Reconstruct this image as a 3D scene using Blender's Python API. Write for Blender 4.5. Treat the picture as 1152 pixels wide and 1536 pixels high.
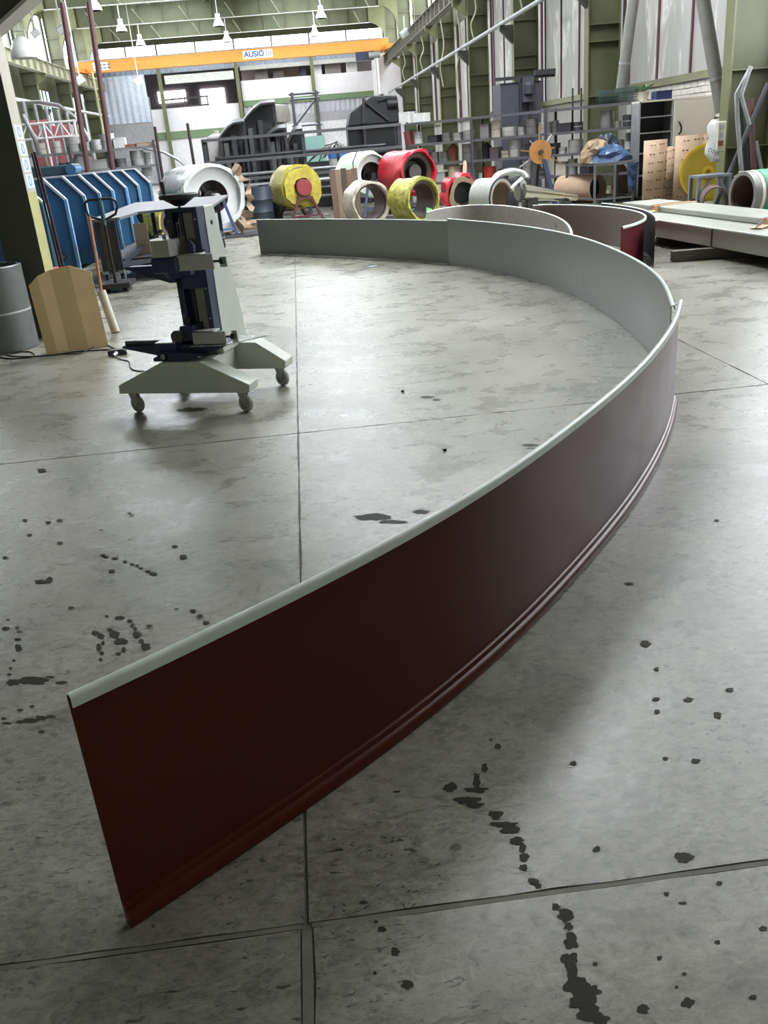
import bpy, math, random
from mathutils import Vector, Matrix, noise
from math import sin, cos, pi
random.seed(7)
C = bpy.context.scene.collection
for o in list(bpy.data.objects): bpy.data.objects.remove(o)

# ---------------------------------------------------------------- camera
F_PX = 1300.0; W_PX, H_PX = 1152, 1536; CAM_H = 1.6
RT = Vector((0.99235, -0.09632, -0.07786)); 
_pitch, _roll, _yaw = 0.40145997648482956, -0.08473874231364716, 0.06360301884845658
FW = Vector((sin(_yaw)*cos(_pitch), cos(_yaw)*cos(_pitch), -sin(_pitch)))
_r0 = Vector((cos(_yaw), -sin(_yaw), 0)); _u0 = _r0.cross(FW)
RT = _r0*cos(_roll) + _u0*sin(_roll); UP = -_r0*sin(_roll) + _u0*cos(_roll)
EYE = Vector((0, 0, CAM_H))
cd = bpy.data.cameras.new('camera'); cam = bpy.data.objects.new('camera', cd); C.objects.link(cam)
cd.sensor_fit = 'VERTICAL'; cd.sensor_height = 36.0; cd.sensor_width = 27.0; cd.lens = 36.0*F_PX/H_PX
cd.clip_start = 0.05; cd.clip_end = 400
M3 = Matrix((RT, UP, -FW)).transposed(); cam.matrix_world = Matrix.Translation(EYE) @ M3.to_4x4()
bpy.context.scene.camera = cam
# ---------------------------------------------------------------- world, light levels, exposure
vs = bpy.context.scene.view_settings
vs.view_transform = 'Standard'; vs.look = 'None'; vs.exposure = 0.0; vs.gamma = 1.0; vs.use_curve_mapping = False
wd = bpy.data.worlds.new('sky'); bpy.context.scene.world = wd; wd.use_nodes = True
wd.node_tree.nodes['Background'].inputs[0].default_value = (0.80, 0.88, 1.0, 1)
wd.node_tree.nodes['Background'].inputs[1].default_value = 1.0
E_CLERE = 13.0      # high glazing along both sides
E_BACK = 6.0       # high glazing on the far wall
E_PANEL = 0.24     # translucent plastic wall panels
E_LEFT = 1.1       # milky windows of the left wall
E_NEAR = 9.0       # clear glazing of the first bay on the right
E_BAY = 50.0       # unseen roof light added for the near panel's shadow and floor glow
E_FRONT_FILL = 0.7       # unseen glowing sheet added behind the camera as frontal fill
E_SKY = 16.0        # skylight sheets in the roof
def area_light(name, loc, rot, sx, sy, power, col=(1, 1, 1)):
    l = bpy.data.lights.new(name, 'AREA'); l.shape = 'RECTANGLE'; l.size = sx; l.size_y = sy; l.energy = power; l.color = col
    o = bpy.data.objects.new(name, l); C.objects.link(o); o.location = loc; o.rotation_euler = rot
    return o

# ---------------------------------------------------------------- pixel -> place helpers (real depths)
def ray(px, py):
    return RT*((px-W_PX/2)/F_PX) - UP*((py-H_PX/2)/F_PX) + FW
def fl(px, py, z=0.0):
    d = ray(px, py); return EYE + d*((z-CAM_H)/d.z)
def at(px, py, Y):
    d = ray(px, py); return EYE + d*(Y/d.y)
def atx(px, py, X):
    d = ray(px, py); return EYE + d*(X/d.x)
def mpp(Y): return Y*1.02/F_PX      # metres per pixel at depth Y

# ---------------------------------------------------------------- materials
MATS = {}
def s2l(c):
    c = c/255.0
    return c/12.92 if c <= 0.04045 else ((c+0.055)/1.055)**2.4
def rgb(c): return (s2l(c[0]), s2l(c[1]), s2l(c[2]), 1)
def mat(name, col, rough=0.6, metal=0.0, var=0.12, scale=6.0, bump=0.0, col2=None, stretch=None, spec=0.5, alpha=None, trans=None):
    if name in MATS: return MATS[name]
    m = bpy.data.materials.new(name); m.use_nodes = True; nt = m.node_tree; b = nt.nodes['Principled BSDF']
    tc = nt.nodes.new('ShaderNodeTexCoord'); mp = nt.nodes.new('ShaderNodeMapping'); nt.links.new(tc.outputs['Object'], mp.inputs[0])
    if stretch: mp.inputs['Scale'].default_value = stretch
    n = nt.nodes.new('ShaderNodeTexNoise'); n.inputs['Scale'].default_value = scale; n.inputs['Detail'].default_value = 6; n.inputs['Roughness'].default_value = .65
    nt.links.new(mp.outputs[0], n.inputs[0])
    r = nt.nodes.new('ShaderNodeValToRGB'); a = rgb(col)
    c2 = rgb(col2) if col2 else (a[0]*(1-var*2), a[1]*(1-var*2), a[2]*(1-var*2), 1)
    r.color_ramp.elements[0].position = .32; r.color_ramp.elements[1].position = .68
    r.color_ramp.elements[0].color = c2; r.color_ramp.elements[1].color = a
    nt.links.new(n.outputs[0], r.inputs[0]); nt.links.new(r.outputs[0], b.inputs['Base Color'])
    rr = nt.nodes.new('ShaderNodeMapRange'); rr.inputs['To Min'].default_value = max(.03, rough-.08); rr.inputs['To Max'].default_value = min(1, rough+.08)
    nt.links.new(n.outputs[0], rr.inputs[0]); nt.links.new(rr.outputs[0], b.inputs['Roughness'])
    b.inputs['Metallic'].default_value = metal; b.inputs['Specular IOR Level'].default_value = spec
    if bump:
        bp = nt.nodes.new('ShaderNodeBump'); bp.inputs['Strength'].default_value = bump; bp.inputs['Distance'].default_value = .05
        nt.links.new(n.outputs[0], bp.inputs['Height']); nt.links.new(bp.outputs[0], b.inputs['Normal'])
    if trans: b.inputs['Transmission Weight'].default_value = trans
    if alpha: b.inputs['Alpha'].default_value = alpha
    MATS[name] = m; return m
def emis(name, col, strength, pattern=None):
    if name in MATS: return MATS[name]
    m = bpy.data.materials.new(name); m.use_nodes = True; nt = m.node_tree; b = nt.nodes['Principled BSDF']
    b.inputs['Base Color'].default_value = rgb(col); b.inputs['Roughness'].default_value = .35
    b.inputs['Emission Color'].default_value = rgb(col); b.inputs['Emission Strength'].default_value = strength
    if pattern:
        tc = nt.nodes.new('ShaderNodeTexCoord'); mp = nt.nodes.new('ShaderNodeMapping'); nt.links.new(tc.outputs['Object'], mp.inputs[0])
        mp.inputs['Scale'].default_value = (1, .9, .3)
        n = nt.nodes.new('ShaderNodeTexNoise'); n.inputs['Scale'].default_value = 1.1; n.inputs['Detail'].default_value = 3; n.inputs['Distortion'].default_value = 2.4
        nt.links.new(mp.outputs[0], n.inputs[0])
        r = nt.nodes.new('ShaderNodeValToRGB'); e = r.color_ramp.elements
        e[0].position = .30; e[0].color = (.42, .42, .38, 1); e[1].position = .56; e[1].color = (.62, .62, .57, 1)
        x = e.new(.64); x.color = (1.6, 1.6, 1.55, 1); x = e.new(.69); x.color = (.66, .66, .62, 1)
        nt.links.new(n.outputs[0], r.inputs[0]); nt.links.new(r.outputs[0], b.inputs['Emission Color'])
        b.inputs['Base Color'].default_value = (.25, .25, .24, 1)
    MATS[name] = m; return m

def floor_material():
    m = bpy.data.materials.new('polished_concrete'); m.use_nodes = True; nt = m.node_tree; b = nt.nodes['Principled BSDF']; L = nt.links.new
    tc = nt.nodes.new('ShaderNodeTexCoord')
    def mapping(s, loc=(0, 0, 0)):
        mp = nt.nodes.new('ShaderNodeMapping'); mp.inputs['Scale'].default_value = s; mp.inputs['Location'].default_value = loc
        L(geo.outputs['Position'], mp.inputs[0]); return mp
    geo = nt.nodes.new('ShaderNodeNewGeometry')
    def noi(s, sc, det=8, rough=.6, dist=0, loc=(0, 0, 0)):
        mp = mapping(s, loc); n = nt.nodes.new('ShaderNodeTexNoise'); n.inputs['Scale'].default_value = sc; n.inputs['Detail'].default_value = det
        n.inputs['Roughness'].default_value = rough; n.inputs['Distortion'].default_value = dist; L(mp.outputs[0], n.inputs[0]); return n
    def ramp(src, stops):
        r = nt.nodes.new('ShaderNodeValToRGB'); e = r.color_ramp.elements
        e[0].position, e[0].color = stops[0][0], stops[0][1]; e[1].position, e[1].color = stops[-1][0], stops[-1][1]
        for p, c in stops[1:-1]: x = e.new(p); x.color = c
        L(src, r.inputs[0]); return r
    def mul(a, b_, f=1.0, mode='MULTIPLY'):
        mx = nt.nodes.new('ShaderNodeMix'); mx.data_type = 'RGBA'; mx.blend_type = mode; mx.inputs[0].default_value = f
        L(a, mx.inputs[6]); L(b_, mx.inputs[7]); return mx.outputs[2]
    g = lambda v: (v, v, v, 1)
    big = noi((1, 1.3, 1), .55, 5, .6, .6)
    base = ramp(big.outputs[0], [(.30, rgb((112, 111, 98))), (.52, rgb((134, 132, 119))), (.72, rgb((154, 151, 141)))])
    cloud = noi((1, 1.35, 1), 2.6, 10, .66, .5)
    c1 = ramp(cloud.outputs[0], [(.30, g(.70)), (.50, g(.94)), (.70, g(1.12))])
    col = mul(base.outputs[0], c1.outputs[0])
    fine = noi((1, 1.8, 1), 22, 10, .82, .8)
    c2 = ramp(fine.outputs[0], [(.36, g(.50)), (.50, g(1.0)), (.64, g(1.34))])
    col = mul(col, c2.outputs[0])
    mid_ = noi((1, 1.2, 1), 8.5, 8, .72, 1.0, (4, 1, 0)); cm_ = ramp(mid_.outputs[0], [(.30, g(.84)), (.50, g(1.0)), (.70, g(1.10))]); col = mul(col, cm_.outputs[0])
    # short dark scuffs lying across the hall
    sc = noi((1, 2.4, 1), 24, 3, .6, 1.2, (3, 7, 0))
    c3 = ramp(sc.outputs[0], [(0, g(1)), (.635, g(1)), (.655, g(.28)), (1, g(.2))])
    c3.color_ramp.elements[0].color = g(1)
    patch = noi((1, 1, 1), .8, 3, .5, 0, (9, 2, 0)); pm = ramp(patch.outputs[0], [(.36, g(0)), (.50, g(1))])
    one = nt.nodes.new('ShaderNodeMix'); one.data_type = 'RGBA'; one.inputs[6].default_value = g(1); L(pm.outputs[0], one.inputs[0]); L(c3.outputs[0], one.inputs[7])
    col = mul(col, one.outputs[2])
    # pale worn streaks
    ws = noi((1, 2.0, 1), 18, 8, .8, 1.5, (1, 5, 0)); c4 = ramp(ws.outputs[0], [(.54, g(1)), (.68, g(1.30))])
    col = mul(col, c4.outputs[0])
    # small round oil spots
    mp = mapping((1, 1.0, 1)); v = nt.nodes.new('ShaderNodeTexVoronoi'); v.inputs['Scale'].default_value = 3.6; L(mp.outputs[0], v.inputs[0])
    dn = noi((1, 1, 1), 14, 4, .6); ad = nt.nodes.new('ShaderNodeMath'); ad.operation = 'MULTIPLY_ADD'; L(dn.outputs[0], ad.inputs[0]); ad.inputs[1].default_value = .12; L(v.outputs['Distance'], ad.inputs[2])
    sp = ramp(ad.outputs[0], [(.105, g(.45)), (.125, g(1))])
    rnd = ramp(v.outputs['Color'], [(.70, g(0)), (.74, g(1))])
    o2 = nt.nodes.new('ShaderNodeMix'); o2.data_type = 'RGBA'; o2.inputs[6].default_value = g(1); L(rnd.outputs[0], o2.inputs[0]); L(sp.outputs[0], o2.inputs[7])
    col = mul(col, o2.outputs[2])
    L(col, b.inputs['Base Color'])
    rg = ramp(cloud.outputs[0], [(.30, g(.20)), (.50, g(.30)), (.75, g(.40))])
    L(rg.outputs[0], b.inputs['Roughness']); b.inputs['Specular IOR Level'].default_value = .55
    bp = nt.nodes.new('ShaderNodeBump'); bp.inputs['Strength'].default_value = .12; bp.inputs['Distance'].default_value = .01
    L(fine.outputs[0], bp.inputs['Height']); L(bp.outputs[0], b.inputs['Normal'])
    MATS['floor'] = m; return m

# ---------------------------------------------------------------- mesh builder
def ax_frame(d):
    d = Vector(d).normalized(); h = Vector((0, 0, 1)) if abs(d.z) < .95 else Vector((1, 0, 0))
    a = h.cross(d).normalized(); return a, d.cross(a).normalized()
class MB:
    def __init__(s): s.v = []; s.f = []
    def add(s, vs_, fs): 
        n = len(s.v); s.v += [Vector(v) for v in vs_]; s.f += [tuple(i+n for i in f) for f in fs]; return s
    def box(s, c, d, rz=0, M=None):
        hx, hy, hz = d[0]/2, d[1]/2, d[2]/2; q = []
        R = M or Matrix.Rotation(rz, 3, 'Z')
        for z in (-hz, hz):
            for x, y in ((-hx, -hy), (hx, -hy), (hx, hy), (-hx, hy)): q.append(Vector(c) + R @ Vector((x, y, z)))
        return s.add(q, [(3, 2, 1, 0), (4, 5, 6, 7), (0, 1, 5, 4), (1, 2, 6, 5), (2, 3, 7, 6), (3, 0, 4, 7)])
    def bb(s, x0, x1, y0, y1, z0, z1): return s.box(((x0+x1)/2, (y0+y1)/2, (z0+z1)/2), (abs(x1-x0), abs(y1-y0), abs(z1-z0)))
    def bar(s, a, b, w, h=None, up=None):
        a, b = Vector(a), Vector(b); h = h or w; d = (b-a).normalized()
        if up is None: u, v = ax_frame(d)
        else: u = Vector(up).cross(d).normalized(); v = d.cross(u).normalized()
        q = []
        for p in (a, b):
            for i, j in ((-1, -1), (1, -1), (1, 1), (-1, 1)): q.append(p + u*(w/2*i) + v*(h/2*j))
        return s.add(q, [(3, 2, 1, 0), (4, 5, 6, 7), (0, 1, 5, 4), (1, 2, 6, 5), (2, 3, 7, 6), (3, 0, 4, 7)])
    def cyl(s, a, b, r1, r2=None, n=16, cap=True):
        a, b = Vector(a), Vector(b); r2 = r1 if r2 is None else r2; u, v = ax_frame(b-a); q = []
        for p, r in ((a, r1), (b, r2)):
            for i in range(n): t = 2*pi*i/n; q.append(p + u*cos(t)*r + v*sin(t)*r)
        fs = [(i, (i+1) % n, n+(i+1) % n, n+i) for i in range(n)]
        if cap: fs += [tuple(range(n))[::-1], tuple(range(n, 2*n))]
        return s.add(q, fs)
    def ring(s, a, b, ro, ri, n=28, wob=0, seed=0, seg=1):
        a, b = Vector(a), Vector(b); u, v = ax_frame(b-a); q = []; rows = []
        for k in range(seg+1): rows.append((a.lerp(b, k/seg), ro, 1))
        for k in range(seg, -1, -1): rows.append((a.lerp(b, k/seg), ri, .35))
        for (p, r, ww) in rows:
            for i in range(n):
                t = 2*pi*i/n; dv = u*cos(t)+v*sin(t)
                rr = r
                if wob: rr += wob*ww*(noise.noise((dv*1.6+p*1.1+Vector((seed*9.1, 0, 0))))*.8 + .28*noise.noise(dv*4.5+p*4+Vector((seed, 3, 0))))
                q.append(p + dv*rr)
        m = len(rows); fs = []
        for k in range(m):
            for i in range(n): fs.append((k*n+i, k*n+(i+1) % n, ((k+1) % m)*n+(i+1) % n, ((k+1) % m)*n+i))
        return s.add(q, fs)
    def tube(s, pts, r, n=8, closed=False):
        pts = [Vector(p) for p in pts]; q = []; m = len(pts); pu = None
        for k, p in enumerate(pts):
            if closed: d = pts[(k+1) % m]-pts[k-1]
            else: d = pts[min(k+1, m-1)]-pts[max(k-1, 0)]
            d.normalize()
            if pu is None: u, v = ax_frame(d)
            else: u = (pu - d*pu.dot(d)).normalized(); v = d.cross(u)
            pu = u
            rr = r[k] if isinstance(r, (list, tuple)) else r
            for i in range(n): t = 2*pi*i/n; q.append(p + u*cos(t)*rr + v*sin(t)*rr)
        fs = []
        for k in range(m if closed else m-1):
            for i in range(n): fs.append((k*n+i, k*n+(i+1) % n, ((k+1) % m)*n+(i+1) % n, ((k+1) % m)*n+i))
        if not closed: fs += [tuple(range(n))[::-1], tuple(range((m-1)*n, m*n))]
        return s.add(q, fs)
    def prism(s, poly, o, u, v, depth):
        """poly of (a,b) in plane o+u*a+v*b, extruded along depth vector"""
        o, u, v, dp = Vector(o), Vector(u), Vector(v), Vector(depth); n = len(poly)
        q = [o+u*a+v*b for a, b in poly] + [o+u*a+v*b+dp for a, b in poly]
        return s.add(q, [tuple(range(n))[::-1], tuple(range(n, 2*n))] + [(i, (i+1) % n, n+(i+1) % n, n+i) for i in range(n)])
    def lathe(s, prof, o, n=20, axis=(0, 0, 1)):
        o = Vector(o); w = Vector(axis).normalized(); u, v = ax_frame(w); q = []
        for r, z in prof:
            for i in range(n): t = 2*pi*i/n; q.append(o + (u*cos(t)+v*sin(t))*max(r, 1e-4) + w*z)
        m = len(prof); fs = []
        for k in range(m-1):
            for i in range(n): fs.append((k*n+i, k*n+(i+1) % n, (k+1)*n+(i+1) % n, (k+1)*n+i))
        fs += [tuple(range(n))[::-1], tuple(range((m-1)*n, m*n))]
        return s.add(q, fs)
    def sweep(s, path, prof, side=1):
        """profile (offset along the outward normal, z) swept along a floor path"""
        m = len(path); n = len(prof); q = []
        for k, p in enumerate(path):
            d = (path[min(k+1, m-1)]-path[max(k-1, 0)]); d.z = 0; d.normalize(); nn = Vector((d.y, -d.x, 0))*side
            for a, z in prof: q.append(Vector((p.x, p.y, p.z+z)) + nn*a)
        fs = []
        for k in range(m-1):
            for i in range(n): fs.append((k*n+i, k*n+(i+1) % n, (k+1)*n+(i+1) % n, (k+1)*n+i))
        fs += [tuple(range(n))[::-1], tuple(range((m-1)*n, m*n))]
        return s.add(q, fs)
    def build(s, name, m, parent=None, smooth=False, bevel=0, kind=None, label=None, wn=False):
        me = bpy.data.meshes.new(name); off = Vector((0, 0, 0)); p = parent
        while p is not None: off += p.location; p = p.parent
        me.from_pydata([v-off for v in s.v], [], s.f); me.validate(); 
        import bmesh
        bm = bmesh.new(); bm.from_mesh(me); bmesh.ops.recalc_face_normals(bm, faces=bm.faces); bm.to_mesh(me); bm.free()
        o = bpy.data.objects.new(name, me); C.objects.link(o); o.parent = parent
        me.materials.append(m)
        if smooth:
            me.shade_smooth() if hasattr(me, 'shade_smooth') else None
            me.set_sharp_from_angle(angle=math.radians(38))
        if bevel:
            b = o.modifiers.new('bevel', 'BEVEL'); b.width = bevel; b.segments = 2; b.limit_method = 'ANGLE'
        if kind: o['kind'] = kind
        if label: o['label'] = label
        return o
def thing(name, label, cat, loc=(0, 0, 0), group=None):
    o = bpy.data.objects.new(name, None); C.objects.link(o); o.location = loc; o.empty_display_size = .1
    o['label'] = label; o['category'] = cat
    if group: o['group'] = group
    return o
def tag(o, label, cat, group=None, kind=None):
    o['label'] = label; o['category'] = cat
    if group: o['group'] = group
    if kind: o['kind'] = kind
    return o
def st(mb, name, m, parent=None, **k):
    o = mb.build(name, m, parent, **k)
    if parent is None: o['kind'] = 'structure'
    return o
def dup(root, loc, label=None, rz=0):
    r = root.copy(); C.objects.link(r); r.location = loc; r.rotation_euler = (0, 0, rz)
    if label: r['label'] = label
    for ch in list(root.children):
        c = ch.copy(); C.objects.link(c); c.parent = r
        for g in ch.children:
            d = g.copy(); C.objects.link(d); d.parent = c
    return r
def smooth_path(P, it=150):
    P = [p.copy() for p in P]
    for _ in range(it):
        Q = [P[0]] + [P[i]*.5+(P[i-1]+P[i+1])*.25 for i in range(1, len(P)-1)] + [P[-1]]; P = Q
    return P
def spline(pts, n=12):
    """Catmull-Rom through floor points"""
    P = [Vector((p[0], p[1], p[2] if len(p) > 2 else 0)) for p in pts]; P = [P[0]*2-P[1]] + P + [P[-1]*2-P[-2]]; out = []
    for i in range(1, len(P)-2):
        for k in range(n):
            t = k/n; a, b, c, d = P[i-1], P[i], P[i+1], P[i+2]
            out.append(.5*((2*b) + (c-a)*t + (2*a-5*b+4*c-d)*t*t + (3*b-a-3*c+d)*t**3))
    out.append(P[-2].copy()); return out
ORD = ['first', 'second', 'third', 'fourth', 'fifth', 'sixth', 'seventh', 'eighth', 'ninth', 'tenth', 'eleventh', 'twelfth', 'thirteenth', 'fourteenth', 'fifteenth', 'sixteenth']
Z3 = Vector((0, 0, 1))
# ================================================================ SETTING
XR, XRW = 8.0, 9.1           # inner face of the right columns, right wall
XL, XLW = -14.5, -15.6       # left columns, left wall
YB = 78.0                    # far wall
COLY = [-7.9, .4, 8.7, 17.0, 25.3, 33.6, 41.9, 50.2, 58.5, 66.8, 75.0]
green = mat('olive_green_steel', (100, 103, 68), .55, 0, .12, 3)
green2 = mat('olive_green_web', (78, 81, 54), .6, 0, .14, 2)
pgreen = mat('pale_green_paint', (104, 128, 92), .6)
brown = mat('runway_brown_steel', (120, 116, 104), .6, 0, .15, 4)
white = mat('white_plaster', (206, 203, 204), .85, 0, .04, 3)
offw = mat('off_white_steel', (190, 190, 182), .5)
galv = mat('galvanised_steel', (165, 168, 168), .42, .55, .15, 8)
dark = mat('dark_grey_steel', (62, 62, 66), .5, .3, .2, 8)
black = mat('black_paint', (24, 24, 27), .45)
blk2 = mat('black_plastic', (38, 38, 41), .55, 0, .2, 5)
purp = mat('purple_brown_paint', (96, 66, 66), .5)
alu = mat('aluminium', (200, 202, 200), .3, .8, .08, 5)
card = mat('cardboard', (188, 158, 120), .85, 0, .1, 5, .1)
greyc = mat('grey_coated_sheet', (150, 152, 150), .38)

fm = floor_material()
flo = st(MB().bb(-16, 9.3, -9, YB+9, -.3, -.004), 'floor', mat('joint_filler', (108, 106, 95), .8, 0, .2, 20))
# concrete bays, cut every 3.0 m and 3.7 m
xs = [-16.2+.04, -12.16, -9.16, -6.16, -3.16, -.16, 2.84, 5.84, 9.3]; ys = [-9, -5.95, -2.25, 1.45, 5.14, 8.88, 12.6, 16.3, 20.0, 23.7]
def slab(x0, x1, y0, y1, g0, g1, h0, h1, jit):
    n = 26 if jit else 2; P = []
    def side(a, b, inward):
        for k in range(n):
            t = k/n; p = Vector(a).lerp(Vector(b), t); w = 0
            if jit and k: w = noise.noise(p*9)*.006+noise.noise(p*31)*.004
            P.append(p + Vector(inward)*w)
    a, b, c, d = (x0+g0, y0+h0, 0), (x1-g1, y0+h0, 0), (x1-g1, y1-h1, 0), (x0+g0, y1-h1, 0)
    side(a, b, (0, 1, 0)); side(b, c, (-1, 0, 0)); side(c, d, (0, -1, 0)); side(d, a, (1, 0, 0))
    n_ = len(P); q = [Vector((p.x, p.y, -.011)) for p in P] + [Vector((p.x, p.y, 0)) for p in P]
    return MB().add(q, [tuple(range(n_))[::-1], tuple(range(n_, 2*n_))] + [(i, (i+1) % n_, n_+(i+1) % n_, n_+i) for i in range(n_)])
for i in range(len(xs)-1):
    for j in range(len(ys)-1):
        near = (xs[i] > -7 and xs[i] < 6 and ys[j] > -3 and ys[j] < 6)
        gl = .005; g0 = g1 = gl; h0 = h1 = .005
        if ys[j] < 1.4:                       # wide sealed joint beside the camera
            if abs(xs[i]+.16) < .01: g0 = .015
            if abs(xs[i+1]+.16) < .01: g1 = .015
        if abs(ys[j]-1.45) < .01: h0 = .009
        if abs(ys[j+1]-1.45) < .01: h1 = .009
        slab(xs[i], xs[i+1], ys[j], ys[j+1], g0, g1, h0, h1, near).build('floor_slab', fm, flo)
MB().bb(-16, 9.3, 23.705, YB+9, -.011, 0).build('floor_screed', fm, flo)

seal = mat('joint_seal', (118, 116, 102), .7, 0, .2, 14)
MB().bb(-.171, -.149, -5.9, 1.438, -.006, -.0012).build('joint_seal', seal, flo)
for xa_, xb_ in ((-6.1, -.172), (-.148, 2.83)): MB().bb(xa_, xb_, 1.4435, 1.4565, -.006, -.0014).build('joint_seal', seal, flo)
# ---- roof and far, near walls
st(MB().bb(-16.5, 10, -9.2, YB+9, 11.4, 11.6), 'ceiling', mat('roof_sheet', (120, 124, 96), .8))
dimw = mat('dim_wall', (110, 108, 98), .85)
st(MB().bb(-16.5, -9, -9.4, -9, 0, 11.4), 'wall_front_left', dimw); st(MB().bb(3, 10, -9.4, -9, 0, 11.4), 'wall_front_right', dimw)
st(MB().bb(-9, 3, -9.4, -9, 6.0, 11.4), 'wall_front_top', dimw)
front_fill = emis('added_front_fill', (250, 250, 232), E_FRONT_FILL)
st(MB().bb(-9, 3, -9.25, -9.2, .0, 6.0), 'added_fill_1', front_fill)  # made-up opening, added to brighten surfaces that face the camera
sky = emis('skylight_sheet', (235, 242, 250), E_SKY)
for k in range(5):
    y0 = 35.4+8.3*k
    w = st(MB().bb(-10, -4.6, y0, y0+5.2, 11.36, 11.39), 'window_%d' % (60+k), sky)
    w = st(MB().bb(-1.6, 3.8, y0, y0+5.2, 11.36, 11.39), 'window_%d' % (70+k), sky)

bay = emis('added_roof_light', (240, 244, 250), E_BAY)
st(MB().bb(0.2, 5.0, 15.0, 19.8, 11.36, 11.39), 'window_80', bay)  # added out of view so that the near panel casts its shadow
# ---- right wall
st(MB().bb(XRW, XRW+.3, -9, YB, 0, 2.34), 'wall_right', mat('aged_plaster', (150, 147, 140), .85, 0, .1, 2))
brk = mat('white_painted_brick', (205, 200, 192), .85, 0, .08, 9)
wr = st(MB().bb(XRW-.05, XRW+.1, 14, 25, 1.2, 2.34), 'wall_right_brickwork', brk)
# courses of painted brick showing above the cabinet
proto = None
for r in range(6):
    for k in range(24):
        y = 16.2 + .36*k + (.18 if r % 2 else 0); z = 1.61+.13*r
        if y > 24.6: continue
        if proto is None: proto = MB().box((0, 0, 0), (.03, .34, .115)).build('brick', brk, wr, bevel=0.006); o = proto
        else: o = proto.copy(); C.objects.link(o)
        o.location = (XRW-.058+random.uniform(-.003, .003), y, z)
st(MB().bb(XRW-.12, XRW+.15, -9, YB, 2.34, 2.5), 'trim_1', mat('olive_sill', (128, 126, 96), .6))
panel = emis('translucent_wall_panel', (190, 190, 178), E_PANEL, True)
clear = emis('clear_glazing', (240, 245, 252), E_NEAR)
wclere = emis('bright_glazing', (245, 248, 255), E_CLERE)
wn = 1
for i in range(len(COLY)-1):
    y0, y1 = COLY[i]+.25, COLY[i+1]-.25
    if y1 < 6: continue
    fr = bpy.data.objects.new('window_%d' % wn, None); C.objects.link(fr); fr['kind'] = 'structure'; fr.location = (XRW, (y0+y1)/2, 2.5); wn += 1
    n = 4; dw = (y1-y0)/n
    for k in range(n): MB().bb(XRW+.02, XRW+.05, y0+k*dw+.03, y0+(k+1)*dw-.03, 2.5, 6.9).build('panel', panel if y0 > 16 else clear, fr)
    for k in range(n+1): MB().bb(XRW-.03, XRW+.06, y0+k*dw-.03, y0+k*dw+.03, 2.5, 6.9).build('mullion', purp, fr)
    # clerestory above the crane beam
    fr = bpy.data.objects.new('window_%d' % wn, None); C.objects.link(fr); fr['kind'] = 'structure'; fr.location = (XRW, (y0+y1)/2, 7.9); wn += 1
    for k in range(n): MB().bb(XRW+.02, XRW+.05, y0+k*dw+.04, y0+(k+1)*dw-.04, 8.0, 10.9).build('pane', wclere, fr)
    for k in range(n+1): MB().bb(XRW-.03, XRW+.06, y0+k*dw-.04, y0+k*dw+.04, 8.0, 10.9).build('mullion', green, fr)
    MB().bb(XRW-.03, XRW+.06, y0, y1, 9.4, 9.48).build('transom', green, fr)
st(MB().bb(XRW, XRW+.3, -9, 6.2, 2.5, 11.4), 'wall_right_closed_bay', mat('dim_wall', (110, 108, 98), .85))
st(MB().bb(XRW, XRW+.2, 6, YB, 6.9, 8.0), 'trim_2', brown)
st(MB().bb(XRW, XRW+.2, 6, YB, 10.9, 11.4), 'trim_3', green)

# ---- columns: web across the hall, flanges, stiffeners
def column(y, side, label, w=.88, h=11.3, fw=.34):
    x0 = XR if side > 0 else XL-w; x1 = x0+w
    t = thing('steel_column', label, 'column', ((x0+x1)/2, y, 0), 'olive green steel columns of the crane hall')
    MB().bb(x0+.03, x1-.03, y-.012, y+.012, 0, h).build('web', green2, t)
    MB().bb(x0, x0+.03, y-fw/2, y+fw/2, 0, h).build('flange', green, t)
    MB().bb(x1-.03, x1, y-fw/2, y+fw/2, 0, h).build('flange', green, t)
    s = MB()
    for z in (1.0, 2.3, 3.6, 4.0, 5.1, 6.3, 7.0, 8.4, 9.6): s.bb(x0+.03, x1-.03, y-fw/2, y+fw/2, z, z+.02)
    s.build('stiffener', green, t)
    # corbel below the pipe and the bracket that carries the crane beam
    xi = x0 if side > 0 else x1; sg = -1 if side > 0 else 1
    MB().prism([(0, 4.4), (0, 5.0), (.45, 5.0), (.45, 4.85)], (xi, y-.1, 0), (sg, 0, 0), (0, 0, 1), (0, .2, 0)).build('corbel', mat('dark_corbel', (60, 60, 52), .6), t)
    MB().prism([(0, 6.3), (0, 6.9), (.6, 6.9), (.6, 6.7)], (xi, y-.1, 0), (sg, 0, 0), (0, 0, 1), (0, .2, 0)).build('bracket', green, t)
    return t
for i, y in enumerate(COLY[3:]):
    column(y, 1, '%s olive green steel column from the camera along the right wall' % ['nearest', 'second', 'third', 'fourth', 'fifth', 'sixth', 'seventh', 'farthest'][i])
for i, y in enumerate(COLY[5:]):
    column(y, -1, '%s olive green steel column from the camera along the left wall' % ['nearest', 'second', 'third', 'fourth', 'fifth', 'farthest'][i])

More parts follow.
